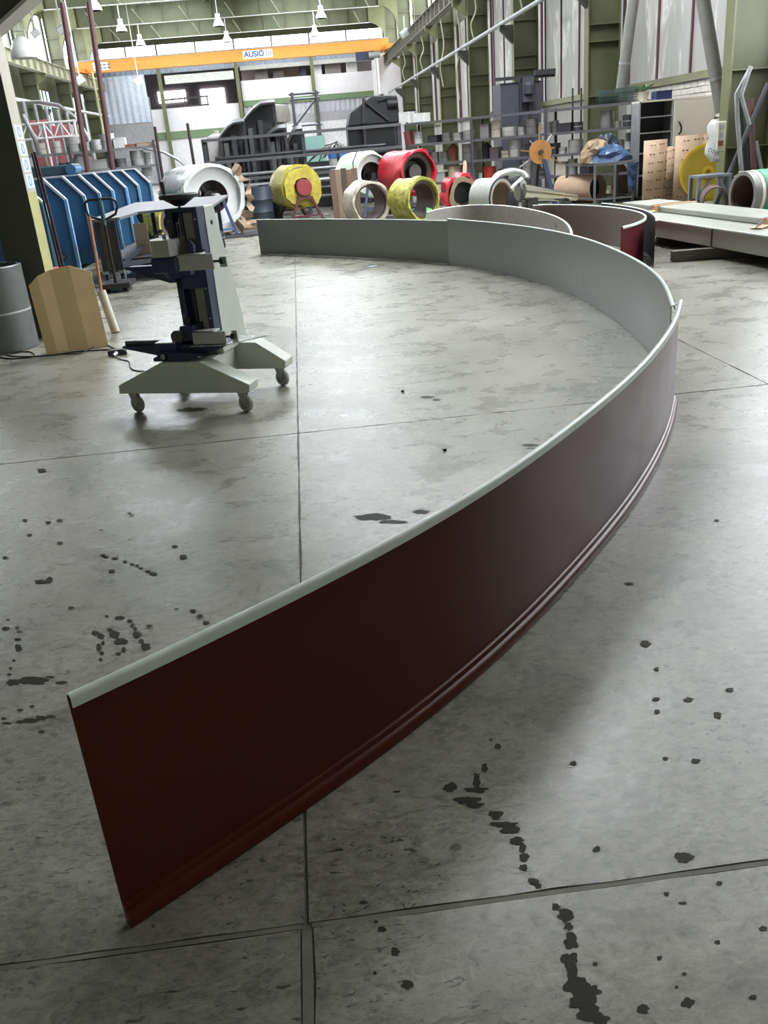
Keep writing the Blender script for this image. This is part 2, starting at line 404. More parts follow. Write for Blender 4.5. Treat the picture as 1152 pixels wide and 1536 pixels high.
# ---- crane runway beams with stiffener plates
def runway(x, y0, y1, z1, d, label, m):
    t = thing('crane_runway_beam', label, 'beam', (x, y0, z1-d))
    MB().bb(x-.012, x+.012, y0, y1, z1-d+.03, z1-.03).build('web', m, t)
    MB().bb(x-.2, x+.2, y0, y1, z1-.03, z1).build('flange', m, t); MB().bb(x-.2, x+.2, y0, y1, z1-d, z1-d+.03).build('flange', m, t)
    y = y0+1; pr = None
    while y < y1:
        if pr is None: pr = MB().bb(x-.19, x+.19, y-.012, y+.012, z1-d+.03, z1-.03).build('stiffener', m, t)
        else:
            o = pr.copy(); C.objects.link(o); o.parent = t; o.location = (0, y-y0-1, 0)
        y += 1.4
    MB().bb(x-.035, x+.035, y0, y1, z1, z1+.07).build('rail', galv, t)
    return t
runway(7.6, 15, 76.5, 7.58, .68, 'long brown steel crane runway beam carried high along the right columns', brown)
runway(-14.1, 25, 76.5, 7.58, .68, 'long pale steel crane runway beam carried high along the left columns', mat('pale_runway', (168, 166, 142), .6))
o = MB().tube([(7.62, 14, 5.05), (7.62, 77, 5.05)], .07, 10).build('service_pipe', galv, smooth=True); tag(o, 'long grey pipe running along the right columns below the crane beam', 'pipe')
o = MB().tube([(-14.15, 30, 5.2), (-14.15, 77, 5.2)], .09, 10).build('service_pipe', mat('white_pipe', (225, 225, 222), .5), smooth=True); tag(o, 'long white pipe running along the left columns below the crane beam', 'pipe')

# ---- roof frames near the far end (others stand above the picture)
def frame(y, label):
    t = thing('roof_frame', label, 'roof frame', (-3.2, y, 10.0))
    z0, z1 = 10.1, 11.35
    MB().bb(XL+.05, XR-.05, y-.012, y+.012, z0, z1).build('web', green2, t)
    MB().bb(XL+1.2, XR-1.2, y-.16, y+.16, z0-.03, z0).build('flange', offw, t)
    for sx, xi in ((1, XR), (-1, XL)):        # curved haunch down to the column
        prof = [(0, z1), (0, 8.6)] + [(1.25*(1-cos(a)), 8.6+1.5*sin(a)) for a in [k*pi/12 for k in range(1, 7)]] + [(1.25, z1)]
        MB().prism(prof, (xi, y-.16, 0), (-sx, 0, 0), (0, 0, 1), (0, .32, 0)).build('haunch', green, t)
    for k in range(13): MB().bb(XL+2+k*1.62, XL+2.02+k*1.62, y-.15, y+.15, z0, z1).build('stiffener', green, t)
    o = MB()
    for k in range(7): o.bar((XL+2.6+3*k, y-.05, z0-.02), (XL+2.1+3*k, y-.9, z0+.75), .04)
    o.build('fly_brace', mat('brace_grey_green', (150, 152, 132), .6), t)
for y, l in ((50.2, 'green roof frame nearest the camera of those in view, cut by the top edge'), (58.5, 'third green roof frame from the far wall'), (66.8, 'second green roof frame from the far wall'), (75.0, 'green roof frame with pale lower flange closest to the far wall')): frame(y, l)
for k, x in enumerate((-12, -8.4, -4.8, -1.2, 2.4, 6)): st(MB().bb(x-.08, x+.08, 10, YB, 11.1, 11.35), 'trim_%d' % (20+k), mat('purlin', (140, 142, 120), .6))

# ---- far wall with mezzanine
st(MB().bb(XLW-.5, XRW, YB, YB+.3, 10.0, 11.4), 'wall_back', green2)
bw = emis('far_glazing', (248, 250, 255), E_BACK)
bx = [-14.6, -9.8, -3.75, 2.2, 8.1]
fr = bpy.data.objects.new('window_90', None); C.objects.link(fr); fr['kind'] = 'structure'; fr.location = (0, YB, 9.1)
for a, b in zip(bx[:-1], bx[1:]):
    for k in range(2):
        w = (b-a)/2; MB().bb(a+k*w+.06, a+(k+1)*w-.06, YB+.02, YB+.06, 9.05, 10.0).build('pane', bw, fr)
for a, b in zip(bx[:-1], bx[1:]):
    for k in range(3): MB().bb(a+(b-a)/2*k-.06, a+(b-a)/2*k+.06, YB-.05, YB+.08, 9.05, 10.0).build('mullion', green, fr)
corr = mat('blue_grey_corrugated', (150, 160, 172), .5)
def corrug(x0, x1, y, z0, z1, name, m, pitch=.22, parent=None, amp=.045):
    q = []; n = int((x1-x0)/pitch); b = MB()
    for i in range(n+1):
        x = x0+i*pitch; q += [(x, y+(amp if i % 2 else 0))]
        if i < n: q += [(x+pitch*.5, y+(amp if i % 2 else 0))]
    vs_ = [(x, yy, z0) for x, yy in q] + [(x, yy, z1) for x, yy in q]; k = len(q)
    b.add(vs_, [(i, i+1, k+i+1, k+i) for i in range(k-1)])
    return st(b, name, m, parent)
corrug(-15, 8.6, YB-.02, 8.0, 9.05, 'wall_back_corrugated', corr)
st(MB().bb(-15.5, 9, YB+.1, YB+.3, 8.0, 9.05), 'wall_back_lining', corr)
# mezzanine floor, its back room and slab edges
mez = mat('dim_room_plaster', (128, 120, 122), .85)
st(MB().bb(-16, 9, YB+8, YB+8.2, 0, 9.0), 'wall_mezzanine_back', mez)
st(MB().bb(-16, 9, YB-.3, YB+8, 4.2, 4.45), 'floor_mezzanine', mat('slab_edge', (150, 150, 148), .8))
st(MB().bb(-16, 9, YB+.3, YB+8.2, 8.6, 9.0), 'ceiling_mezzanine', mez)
for k, (px, py, w, h) in enumerate(((320, 148, 2.1, 1.6), (258, 145, 2.4, .9))):
    p = at(px, py, YB+7.9)
    fr = bpy.data.objects.new('window_%d' % (91+k), None); C.objects.link(fr); fr['kind'] = 'structure'; fr.location = p
    MB().box(p, (w, .04, h)).build('pane', bw, fr)
    MB().box(p+Vector((0, -.03, 0)), (.06, .05, h)).build('muntin', dark, fr); MB().box(p+Vector((0, -.04, 0)), (w, .05, .05)).build('muntin', dark, fr)
# parapets
zt = lambda px, py, Y: at(px, py, Y).z
yb = YB-.4
st(MB().bb(-10.9, -3.95, yb, yb+.15, 3.75, 5.45), 'wall_parapet_left', white)
st(MB().bb(-3.55, 2.05, yb, yb+.15, 5.55, 7.0), 'wall_parapet_middle', white)
st(MB().bb(2.35, 7.3, yb, yb+.15, 5.55, 7.0), 'wall_parapet_right', white)
st(MB().bb(-10.9, -3.95, yb-.1, yb+.1, 3.2, 3.75), 'trim_4', pgreen)
st(MB().bb(-10.9, -3.95, yb, yb+.15, 0, 3.2), 'wall_back_lower_left', white)
st(MB().bb(-3.55, 7.3, yb-.1, yb+.1, 5.15, 5.55), 'trim_5', pgreen)
corrug(-3.55, 7.4, yb, 4.3, 5.15, 'wall_back_sheeting', mat('grey_corrugated', (176, 178, 182), .5), .2)
st(MB().bb(-3.55, 7.4, yb+.02, yb+.15, 3.6, 4.3), 'wall_back_grey_band', mat('grey_band', (160, 158, 160), .8))
st(MB().bb(-3.55, 7.4, yb+.02, yb+.15, 0, 3.6), 'wall_back_lower_right', mat('white_hall_end', (215, 212, 212), .85))
st(MB().bb(-16, -10.9, yb, yb+.15, 0, 6.4), 'wall_back_left_bay', mat('grey_band', (160, 158, 160), .8))
corrug(-14.9, -10.9, yb-.06, 4.6, 8.0, 'wall_back_corrugated_left', mat('blue_white_corrugated', (196, 205, 218), .4), .26)
st(MB().bb(7.0, 7.25, YB-6, YB, 5.0, 7.7), 'wall_lift_shaft', white)
st(MB().bb(7.25, 9, YB-6, YB-5.9, 0, 7.7), 'wall_lift_shaft_side', white)
for k, x in enumerate(bx):
    t = thing('steel_post', '%s olive green post from the left on the far wall' % ORD[k], 'column', (x, yb-.3, 0), 'posts of the far wall')
    MB().bb(x-.14, x+.14, yb-.42, yb-.39, 0, 9.1).build('flange', green, t); MB().bb(x-.015, x+.015, yb-.39, yb-.2, 0, 9.1).build('web', green2, t)
    MB().bb(x-.14, x+.14, yb-.2, yb-.17, 0, 9.1).build('flange', green, t)
# white beam and pipes above the parapets
o = MB().bb(-9.4, -4.0, YB-.9, YB-.6, 7.15, 7.75).build('lintel_beam', offw); tag(o, 'broad pale beam across the left opening of the far mezzanine', 'beam')
o = MB().bb(-3.5, 6.9, YB-.2, YB+.1, 7.75, 8.05).build('lintel_beam', offw); tag(o, 'long white beam above the right-hand white parapets', 'beam')
# boxes and clutter kept on the mezzanine
for k, (px, w, h, c) in enumerate(((392, 1.1, .5, (120, 116, 110)), (418, .9, .45, (96, 92, 90)), (455, .5, .8, (60, 60, 66)), (475, .9, .9, (235, 235, 235)), (500, 1.3, .75, (140, 132, 124)), (528, .9, .7, (225, 222, 216)))):
    p = at(px, 115, YB+.9)
    b = MB().bb(p.x-w/2, p.x+w/2, YB+.5, YB+1.3, 6.75, 7.15+h); lb = ['flat grey', 'low dark grey', 'narrow black', 'bright white', 'wide brown', 'small white'][k]
    bx_ = b.build('storage_crate', mat('crate_%d' % k, c, .7), bevel=.03); tag(bx_, '%s crate stacked behind the right white parapets' % lb, 'crate')
sh = st(MB().bb(-3.5, 7.2, YB+.3, YB+1.6, 6.6, 6.75), 'floor_mezzanine_upper', mat('slab_edge', (150, 150, 148), .8))
st(MB().bb(-3.5, 7.2, YB+1.6, YB+1.75, 6.6, 8.6), 'wall_mezzanine_screen', mat('pinkish_wall', (205, 192, 186), .85))
t = thing('storage_rack', 'brown metal rack lying on the far left mezzanine', 'rack', (-8.2, YB, 4.45))
for zz in (5.5, 6.1): MB().bar((-10.1, YB+.2, zz), (-6.3, YB+.2, zz+.05), .12).build('rail', mat('dark_brown_steel', (70, 58, 58), .6), t)
for xx in (-10, -8.2, -6.4): MB().bar((xx, YB+.2, 4.45), (xx, YB+.2, 6.2), .1).build('post', mat('dark_brown_steel', (70, 58, 58), .6), t)

# ---- left wall
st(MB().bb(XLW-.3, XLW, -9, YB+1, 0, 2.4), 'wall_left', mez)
wl = emis('milky_left_window', (205, 218, 232), E_LEFT)
for i in range(4, len(COLY)-1):
    y0, y1 = COLY[i]+.3, COLY[i+1]-.3
    fr = bpy.data.objects.new('window_%d' % (30+i), None); C.objects.link(fr); fr['kind'] = 'structure'; fr.location = (XLW, (y0+y1)/2, 2.4)
    a, b = y0+1.2, y1-1.2; n = 6; dw = (b-a)/n
    for k in range(n): MB().bb(XLW-.05, XLW-.02, a+k*dw+.02, a+(k+1)*dw-.02, 3.0, 6.4).build('pane', wl, fr)
    for k in range(n+1): MB().bb(XLW-.06, XLW+.04, a+k*dw-.03, a+k*dw+.03, 3.0, 6.4).build('muntin', dark, fr)
    MB().bb(XLW-.06, XLW-.01, y0-.3, a-.03, 2.4, 6.9).build('infill', green2, fr); MB().bb(XLW-.06, XLW-.01, b+.03, y1+.3, 2.4, 6.9).build('infill', green2, fr)
    MB().bb(XLW-.06, XLW-.01, a, b, 2.4, 3.0).build('infill', green2, fr); MB().bb(XLW-.06, XLW-.01, a, b, 6.4, 6.9).build('infill', green2, fr)
    fr = bpy.data.objects.new('window_%d' % (40+i), None); C.objects.link(fr); fr['kind'] = 'structure'; fr.location = (XLW, (y0+y1)/2, 8)
    for k in range(4): w = (y1-y0)/4; MB().bb(XLW-.05, XLW-.02, y0+k*w+.04, y0+(k+1)*w-.04, 8.2, 10.9).build('pane', wclere, fr)
    for k in range(5): w = (y1-y0)/4; MB().bb(XLW-.06, XLW+.04, y0+k*w-.04, y0+k*w+.04, 8.2, 10.9).build('mullion', green, fr)
st(MB().bb(XLW-.3, XLW, -9, YB+1, 6.9, 8.2), 'trim_6', green2)
st(MB().bb(XLW-.3, XLW, -9, YB+1, 10.9, 11.4), 'trim_7', green)
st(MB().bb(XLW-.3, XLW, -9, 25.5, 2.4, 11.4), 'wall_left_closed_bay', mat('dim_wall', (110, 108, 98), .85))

# ================================================================ CRANE
cy = 70.0; oran = mat('crane_orange', (232, 150, 62), .45)
t = thing('overhead_crane', 'orange overhead travelling crane girder spanning the hall with a blue lettered sign', 'crane', (-3.2, cy, 7.65))
MB().bb(-14.4, 7.6, cy-.3, cy+.3, 7.68, 8.42).build('girder', oran, t)
MB().bb(-14.4, 7.6, cy-.34, cy+.34, 8.42, 8.5).build('cap_rail', mat('grey_cap', (150, 158, 158), .5), t)
for sx in (-14.1, 7.6):
    e = MB().bb(sx-.25, sx+.25, cy-1.5, cy+1.5, 7.68, 8.0).build('end_carriage', oran, t)
    for yy in (-1.2, 1.2): MB().cyl((sx-.1, cy+yy, 7.74), (sx+.1, cy+yy, 7.74), .1).build('wheel', dark, e)
hx = at(550, 84, cy).x
h = MB().bb(hx-.8, hx+.5, cy-.55, cy+.1, 7.15, 7.68).build('hoist', mat('hoist_navy', (40, 44, 70), .5), t)
MB().cyl((hx+.1, cy-.6, 7.4), (hx+.9, cy-.6, 7.4), .2).build('motor', galv, h)
MB().bar((hx+.6, cy-.4, 7.2), (hx+.6, cy-.4, 2.8), .05).build('hoist_chain', mat('tan_chain', (170, 150, 120), .6), t)
def sign(px0, px1, py, Y, z0, z1, txt, tc, name, parent, tx=0, size=.5):
    a, b = at(px0, py, Y).x, at(px1, py, Y).x
    s = MB().bb(a, b, Y-.02, Y, z0, z1).build(name, mat('sign_white', (232, 234, 236), .5), parent)
    cu = bpy.data.curves.new('lettering', 'FONT'); cu.body = txt; cu.size = size; cu.extrude = .004; cu.offset = .012
    o = bpy.data.objects.new('tmp', cu); C.objects.link(o); dg = bpy.context.evaluated_depsgraph_get()
    me = bpy.data.meshes.new_from_object(o.evaluated_get(dg)); bpy.data.objects.remove(o)
    l = bpy.data.objects.new('lettering', me); C.objects.link(l); me.materials.clear(); me.materials.append(tc)
    l.parent = s; l.rotation_euler = (pi/2, 0, 0); off = Vector((0, 0, 0)); p = parent
    while p: off += p.location; p = p.parent
    l.location = Vector((a+tx, Y-.03, z0+.12))-off
    return s, l, a, b
bl = mat('sign_blue', (38, 66, 140), .5)
s_, l_, a_, b_ = sign(364, 409, 80, cy-.31, 7.8, 8.32, 'AUSI\u00d3', bl, 'sign_board', t, .08, .5)
l_.scale = (.98, 1, 1)
for k in range(3): MB().bb(b_-.50+k*.16, b_-.40+k*.16, cy-.345, cy-.332, 7.92, 8.2).build('grey_mark', mat('mark_grey', (170, 172, 178), .5), s_)
s2 = MB().bb(at(140, 96, cy).x, at(163, 96, cy).x, cy-.33, cy-.31, 7.8, 8.3).build('plate', mat('sign_white', (232, 234, 236), .5), t)
for k in range(2):
    for j in range(4): x0 = at(141, 96, cy).x+.1+j*.28; MB().bb(x0, x0+.2, cy-.345, cy-.33, 7.9+k*.2, 7.99+k*.2).build('grey_mark', mat('mark_dark', (120, 122, 130), .5), s2)

# ---- high bay lamps
lampw = mat('lamp_shade_white', (215, 216, 214), .4)
def lamp(px, py, Y, ztop, label, r=.34):
    p = at(px, py, Y)
    t = thing('high_bay_lamp', label, 'lamp', (p.x, Y, p.z-.35), 'high bay lamps hanging under the roof')
    MB().cyl((p.x, Y, p.z+.3), (p.x, Y, ztop), .03, n=8).build('stem', offw, t)
    MB().cyl((p.x, Y, p.z+.05), (p.x, Y, p.z+.35), .15, n=12).build('ballast', lampw, t, smooth=True)
    MB().lathe([(r, -.35), (r*.92, -.2), (r*.62, 0), (r*.42, .07), (r*.38, .05), (r*.55, -.03), (r*.86, -.22), (r*.94, -.35)], p, 18).build('lamp_shade', lampw, t, smooth=True)
    return t
for px, py, Y, l in ((327, 30, 62.5, 'lamp left of centre in the second visible row'), (340, 55, 71, 'lamp left of centre in the farthest row above the lettered sign'), (481, 18, 62.5, 'lamp right of centre in the second visible row'), (472, 46, 71, 'lamp right of centre in the farthest row'), (181, 38, 62.5, 'lamp on the left side in the second visible row'), (210, 60, 71, 'lamp on the left side in the farthest row'), (142, 5, 54.3, 'lamp of the nearest row beside the two tall red brown poles')):
    lamp(px, py, Y, 11.4, 'white bell-shaped ' + l)
p = at(34, 72, 24)
t = thing('dome_lamp', 'large white dome lamp hanging beside the tall dark column', 'lamp', (p.x, 24, p.z-.3))
MB().lathe([(.3, -.22), (.3, -.12), (.26, .05), (.16, .18), (.07, .24), (.05, .2), (.14, .1), (.22, 0), (.26, -.2)], p, 24).build('lamp_shade', lampw, t, smooth=True)
MB().tube([p+Vector((-.12, 0, .2)), p+Vector((-.12, 0, .36)), p+Vector((.12, 0, .36)), p+Vector((.12, 0, .2))], .02).build('hanger', offw, t)
MB().tube([p+Vector((0, 0, .36)), p+Vector((0, 0, 6.6))], .015).build('stem', offw, t)
# ================================================================ CURVED PANELS
maroon = mat('red_brown_coating', (80, 33, 19), .34, 0, .05, 3, spec=.28)
maroon2 = mat('wine_red_coating', (92, 30, 38), .32, 0, .05, 3)
greyin = mat('grey_green_coating', (140, 145, 141), .30, 0, .03, 2)
lipm = mat('pale_green_white_edge', (205, 214, 206), .35, 0, .05, 12)
brownin = mat('taupe_coating', (118, 108, 104), .34, 0, .04, 2)
def curved_panel(label, pts, H, outer, inner, side=1, flange=True, n=12, lip=.025):
    path = smooth_path(spline(pts, n)); c = path[len(path)//2]
    t = thing('curved_gutter_panel', label, 'metal panel', (c.x, c.y, 0))
    T = .0025
    z0 = .012 if flange else .002
    MB().sweep(path, [(0, z0), (T, z0), (T, H-.006), (0, H-.006)], side).build('outer_sheet', outer, t, smooth=True)
    MB().sweep(path, [(-T, z0), (-.0002, z0), (-.0002, H-.006), (-T, H-.006)], side).build('inner_sheet', inner, t, smooth=True)
    # rolled top edge folded over towards the outside
    pr = []
    for k in range(9):
        a = pi - pi*k/8*.86; pr.append((lip*.5 - T + cos(a)*lip*.5, H-.011+sin(a)*.014))
    pr += [(lip-T-.001, H-.026), (lip-T-.004, H-.026)]
    for k in range(8, -1, -1):
        a = pi - pi*k/8*.86; pr.append((lip*.5 - T + cos(a)*(lip*.5-.0025), H-.011+sin(a)*.0115))
    MB().sweep(path, pr, side).build('rolled_top_edge', lipm, t, smooth=True)
    if flange:
        ps = [(T, .060), (.010, .056), (.012, .050), (.012, .038), (.022, .034), (.026, .028), (.028, .004), (.026, 0), (0, 0), (0, .060)]
        MB().sweep(path, ps, side).build('foot_flange', outer, t, smooth=True, label='stepped foot flange along the bottom edge')
    return t
near_pts = [(-.575, 1.53), (-.43, 1.635), (-.13, 1.87), (.17, 2.12), (.46, 2.41), (.74, 2.73), (1.0, 3.07), (1.31, 3.46), (1.65, 4.0), (1.92, 4.47), (2.13, 4.93)]
curved_panel('long red-brown curved panel closest to the camera, seen from its outer side', near_pts, .63, maroon, greyin, 1)
mid_pts = [(2.085, 4.93), (2.30, 5.53), (2.45, 6.05), (2.57, 6.65), (2.67, 7.5), (2.73, 8.4), (2.71, 9.4), (2.47, 10.75), (1.955, 12.13)]
curved_panel('grey inner face of the middle curved panel sweeping round behind the red-brown one', mid_pts, .60, maroon, greyin, 1, flange=False)
far_pts = [(1.985, 12.11), (1.4, 13.1), (.75, 13.97), (.0, 14.9), (-.75, 15.68)]
curved_panel('grey curved panel forming the far left end of the big arc', far_pts, .57, maroon, greyin, 1, flange=False)
curved_panel('taupe curved panel standing right behind the big arc below the steel coil', [(2.07, 14.9), (2.40, 15.6), (2.93, 15.8), (3.28, 15.3), (3.48, 14.3), (3.53, 12.9), (3.43, 11.7), (3.17, 10.55), (2.98, 9.9)], .50, maroon, mat('warm_grey_coating', (150, 145, 140), .3), -1, False, lip=.03)
curved_panel('dark taupe curved panel curling round with wine-red outer face', [(3.63, 14.08), (3.85, 14.12), (4.22, 13.34), (4.41, 12.53), (4.41, 11.69), (4.29, 11.05), (4.10, 10.58), (3.79, 10.16), (3.59, 9.99)], .52, maroon2, brownin, -1, False, lip=.03)
curved_panel('dark outermost curved panel nested behind the wine-red one beside the white bundles', [(4.50, 13.4), (4.58, 12.6), (4.56, 11.9), (4.44, 11.25), (4.28, 10.7), (4.10, 10.27)], .52, maroon2, mat('near_black_coating', (26, 22, 26), .6), -1, False, lip=.028)

# ================================================================ OIL AND WATER MARKS
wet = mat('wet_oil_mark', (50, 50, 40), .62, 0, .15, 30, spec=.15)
def blob(mb, px, py, w, h, seed=0, z=.0006):
    a = fl(px, py); b = fl(px+w/2, py); c = fl(px, py-h/2); n = 26; q = []
    for i in range(n):
        t = 2*pi*i/n; r = 1+.5*noise.noise(Vector((cos(t)*1.4+seed*3.3, sin(t)*1.4, seed)))+.22*noise.noise(Vector((cos(t)*3+seed, sin(t)*3, seed)))
        p = a + (b-a)*cos(t)*r + (c-a)*sin(t)*r; q.append(Vector((p.x, p.y, z)))
    mb.add(q + [Vector((a.x, a.y, z))], [(i, (i+1) % n, n) for i in range(n)])
def marks(name, lab, lst):
    mb = MB()
    for k, (x, y, w, h) in enumerate(lst): blob(mb, x, y, w, h, k+len(lst), .0005+.00006*k)
    tag(mb.build(name, wet), lab, 'stain', None, 'stuff')
marks('oil_trail', 'dark wet trail of oil smears crossing the floor right of the near panel', [(747, 1120, 10, 9), (727, 1152, 10, 14), (736, 1110, 5, 4), (715, 1172, 12, 22), (716, 1185, 34, 9), (676, 1181, 20, 13), (700, 1200, 38, 10), (712, 1208, 26, 8), (744, 1222, 22, 12), (757, 1237, 40, 9), (766, 1245, 34, 12), (776, 1262, 22, 12), (784, 1272, 10, 16), (786, 1286, 15, 12), (785, 1302, 13, 10), (800, 1322, 18, 10), (808, 1329, 9, 8)])
marks('oil_trail', 'dark wet trail of oil on the slab in the lower right corner', [(834, 1361, 14, 10), (848, 1373, 24, 22), (852, 1390, 14, 12), (856, 1412, 22, 26), (853, 1440, 26, 22), (858, 1458, 18, 22), (866, 1478, 38, 26), (888, 1486, 26, 16), (872, 1500, 44, 26), (884, 1520, 40, 26), (902, 1530, 26, 16)])
marks('oil_spots', 'scattered round dark spots on the slab right of the oil trail', [(895, 1274, 13, 10), (965, 1514, 19, 14), (1032, 1504, 20, 15), (989, 1437, 8, 7), (1076, 1414, 9, 7), (1026, 1286, 32, 16), (1145, 1393, 12, 8), (1024, 1355, 14, 4), (1079, 1325, 9, 7), (1000, 1341, 8, 6), (893, 1446, 8, 5), (1026, 1461, 7, 5), (989, 1438, 6, 4), (1015, 1481, 6, 4), (1129, 1496, 10, 7), (860, 1145, 10, 7), (1043, 1142, 14, 7), (998, 1138, 9, 5), (1032, 1050, 16, 7), (985, 1068, 9, 6), (984, 1049, 10, 6), (1094, 1035, 12, 6), (1076, 1073, 11, 10), (968, 966, 16, 9), (985, 1004, 9, 5), (943, 876, 15, 4), (1075, 781, 8, 3)])
marks('water_drops', 'dark drops scattered in lines on the floor left of the near panel', [(48, 1022, 50, 12), (20, 1024, 22, 10), (75, 1016, 14, 4), (92, 1024, 18, 5), (14, 1012, 8, 4), (16, 1003, 6, 4), (21, 991, 5, 4), (28, 972, 10, 12), (27, 959, 10, 4), (29, 948, 8, 4), (26, 942, 8, 4), (9, 943, 12, 6), (12, 930, 6, 3), (107, 912, 10, 5), (148, 972, 8, 12), (152, 955, 10, 9), (155, 965, 6, 6), (153, 980, 6, 5), (151, 990, 6, 5), (143, 950, 12, 6), (165, 945, 8, 5), (172, 952, 16, 10), (180, 962, 20, 10), (205, 953, 14, 9), (212, 962, 8, 6), (218, 970, 14, 11), (180, 927, 14, 5), (195, 932, 8, 4), (199, 938, 6, 5), (203, 944, 6, 5), (160, 925, 6, 3), (186, 975, 6, 8), (178, 981, 8, 4), (62, 873, 18, 7), (74, 870, 10, 8), (230, 861, 12, 5), (222, 857, 8, 4), (212, 853, 7, 3), (206, 849, 7, 3), (198, 847, 7, 3), (188, 843, 6, 3), (172, 838, 10, 3), (160, 835, 8, 3), (155, 833, 8, 3), (168, 857, 10, 4), (90, 815, 9, 4), (44, 803, 8, 3), (73, 784, 9, 3), (90, 781, 9, 3), (38, 781, 8, 3), (262, 820, 10, 3), (275, 836, 12, 6), (310, 935, 10, 4), (290, 917, 10, 4), (300, 925, 9, 4), (195, 770, 6, 2), (197, 774, 7, 2), (62, 706, 14, 5), (152, 796, 7, 2), (8, 837, 9, 3), (265, 915, 8, 3), (225, 940, 10, 3)])
marks('water_drops', 'dark wet scuff marks left of the near panel end, close to its corner', [(10, 1085, 14, 4), (45, 1081, 26, 7), (62, 1077, 20, 6), (30, 1083, 12, 5), (75, 1075, 14, 5), (62, 1098, 10, 5), (30, 1065, 10, 4), (48, 1060, 8, 4), (6, 1078, 8, 4)])
marks('wet_patch', 'shiny wet dark drops on the slab at the bottom centre beside the joint', [(573, 1394, 12, 9), (564, 1383, 6, 5), (593, 1428, 14, 12), (611, 1477, 18, 15), (562, 1460, 6, 6), (545, 1354, 14, 5), (505, 1160, 6, 3), (595, 1188, 12, 3), (315, 1312, 8, 6)])
marks('floor_stain', 'grey scuffed stain on the floor inside the arc by the panel top edge', [(560, 776, 60, 9), (630, 768, 26, 7), (590, 783, 40, 6), (640, 596, 22, 4), (655, 600, 14, 3), (795, 668, 26, 5), (800, 673, 30, 2)])
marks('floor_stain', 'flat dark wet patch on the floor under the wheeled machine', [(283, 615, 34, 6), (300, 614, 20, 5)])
for k, (px, py, lb) in enumerate(((604, 588, 'farther from the camera'), (667, 676, 'nearer the camera'))):
    p = fl(px, py); tag(MB().box(p+Vector((0, 0, .007)), (.017, .017, .014), .4).build('metal_nut', black, bevel=.002), 'small black nut on the floor inside the arc, %s' % lb, 'nut')
p = fl(558, 400.5); tag(MB().box(p+Vector((0, 0, .006)), (.14, .05, .012), .2).build('paper_scrap', mat('blue_white_paper', (190, 205, 225), .7)), 'small blue and white scrap on the floor near the far grey panel', 'scrap')

# ================================================================ ROLL FORMING MACHINE ON CASTERS
U = Vector((.944, -.33, 0)); V = Vector((.33, .944, 0)); O = Vector((-.785, 6.2, 0))
def G(u, v, z): return O + U*u + V*v + Z3*z
MR = Matrix((U, V, Z3)).transposed()
class MM(MB):
    def bx(s, u0, u1, v0, v1, z0, z1): return s.box(G((u0+u1)/2, (v0+v1)/2, (z0+z1)/2), (abs(u1-u0), abs(v1-v0), abs(z1-z0)), M=MR)
    def pr(s, poly, v0, v1): return s.prism(poly, G(0, v0, 0), U, Z3, V*(v1-v0))      # (u,z) outline
    def prs(s, poly, u0, u1): return s.prism(poly, G(u0, 0, 0), V, Z3, U*(u1-u0))     # (v,z) outline
mg = mat('machine_grey_green', (182, 188, 174), .45, 0, .06, 4); nav = mat('machine_navy', (42, 52, 76), .42, 0, .1, 6); mplate = mat('machine_plate', (180, 182, 176), .32, .15, .1, 5)
mach = thing('forming_machine', 'grey-green and navy seaming machine with a handwheel standing on four casters', 'machine', tuple(O))
bp = [(-.485, .152), (.480, .150), (.488, .205), (.155, .362), (-.135, .362), (-.478, .212)]
MM().pr(bp, -.40, -.24).build('base_beam', mg, mach, bevel=.006)
bq = [(-.46, .152), (.505, .150), (.512, .205), (.30, .345), (-.135, .362), (-.455, .212)]
MM().pr(bq, .24, .40).build('base_beam', mg, mach, bevel=.006)
MM().bx(-.10, .14, -.245, .245, .17, .33).build('cross_member', mg, mach, bevel=.006)
for (u, v) in ((-.42, -.325), (.395, -.325), (.42, .33), (-.40, .33)):
    c = MM(); c.cyl(G(u, v, .155), G(u, v, .135), .035, n=14)
    c.prism([(-.028, .145), (.028, .145), (.036, .075), (.016, .05), (-.004, .075)], G(u, v-.026, 0), U, Z3, V*.004)
    c.prism([(-.028, .145), (.028, .145), (.036, .075), (.016, .05), (-.004, .075)], G(u, v+.022, 0), U, Z3, V*.004)
    c = c.build('caster', galv, mach)
    w = MM(); ctr = G(u+.018, v, .060)
    w.lathe([(.012, -.008), (.034, -.008), (.038, -.017), (.054, -.017), (.060, -.008), (.060, .008), (.054, .017), (.038, .017), (.034, .008), (.012, .008)], ctr, 24, V*.92+U*.39); w.build('wheel', mat('caster_rubber', (150, 152, 138), .6), c, smooth=True)
    MM().cyl(ctr-(V*.92+U*.39)*.024, ctr+(V*.92+U*.39)*.024, .012, n=10).build('axle', galv, c)
# tapered pillar behind the slide
MM().prs([(-.02, .33), (.40, .33), (.40, .52), (.16, 1.31), (-.02, 1.31)], -.03, .165).build('pillar', mg, mach, bevel=.008)
MM().cyl(G(.166, .09, 1.20), G(.170, .09, 1.20), .014, n=14).build('socket', black, mach)
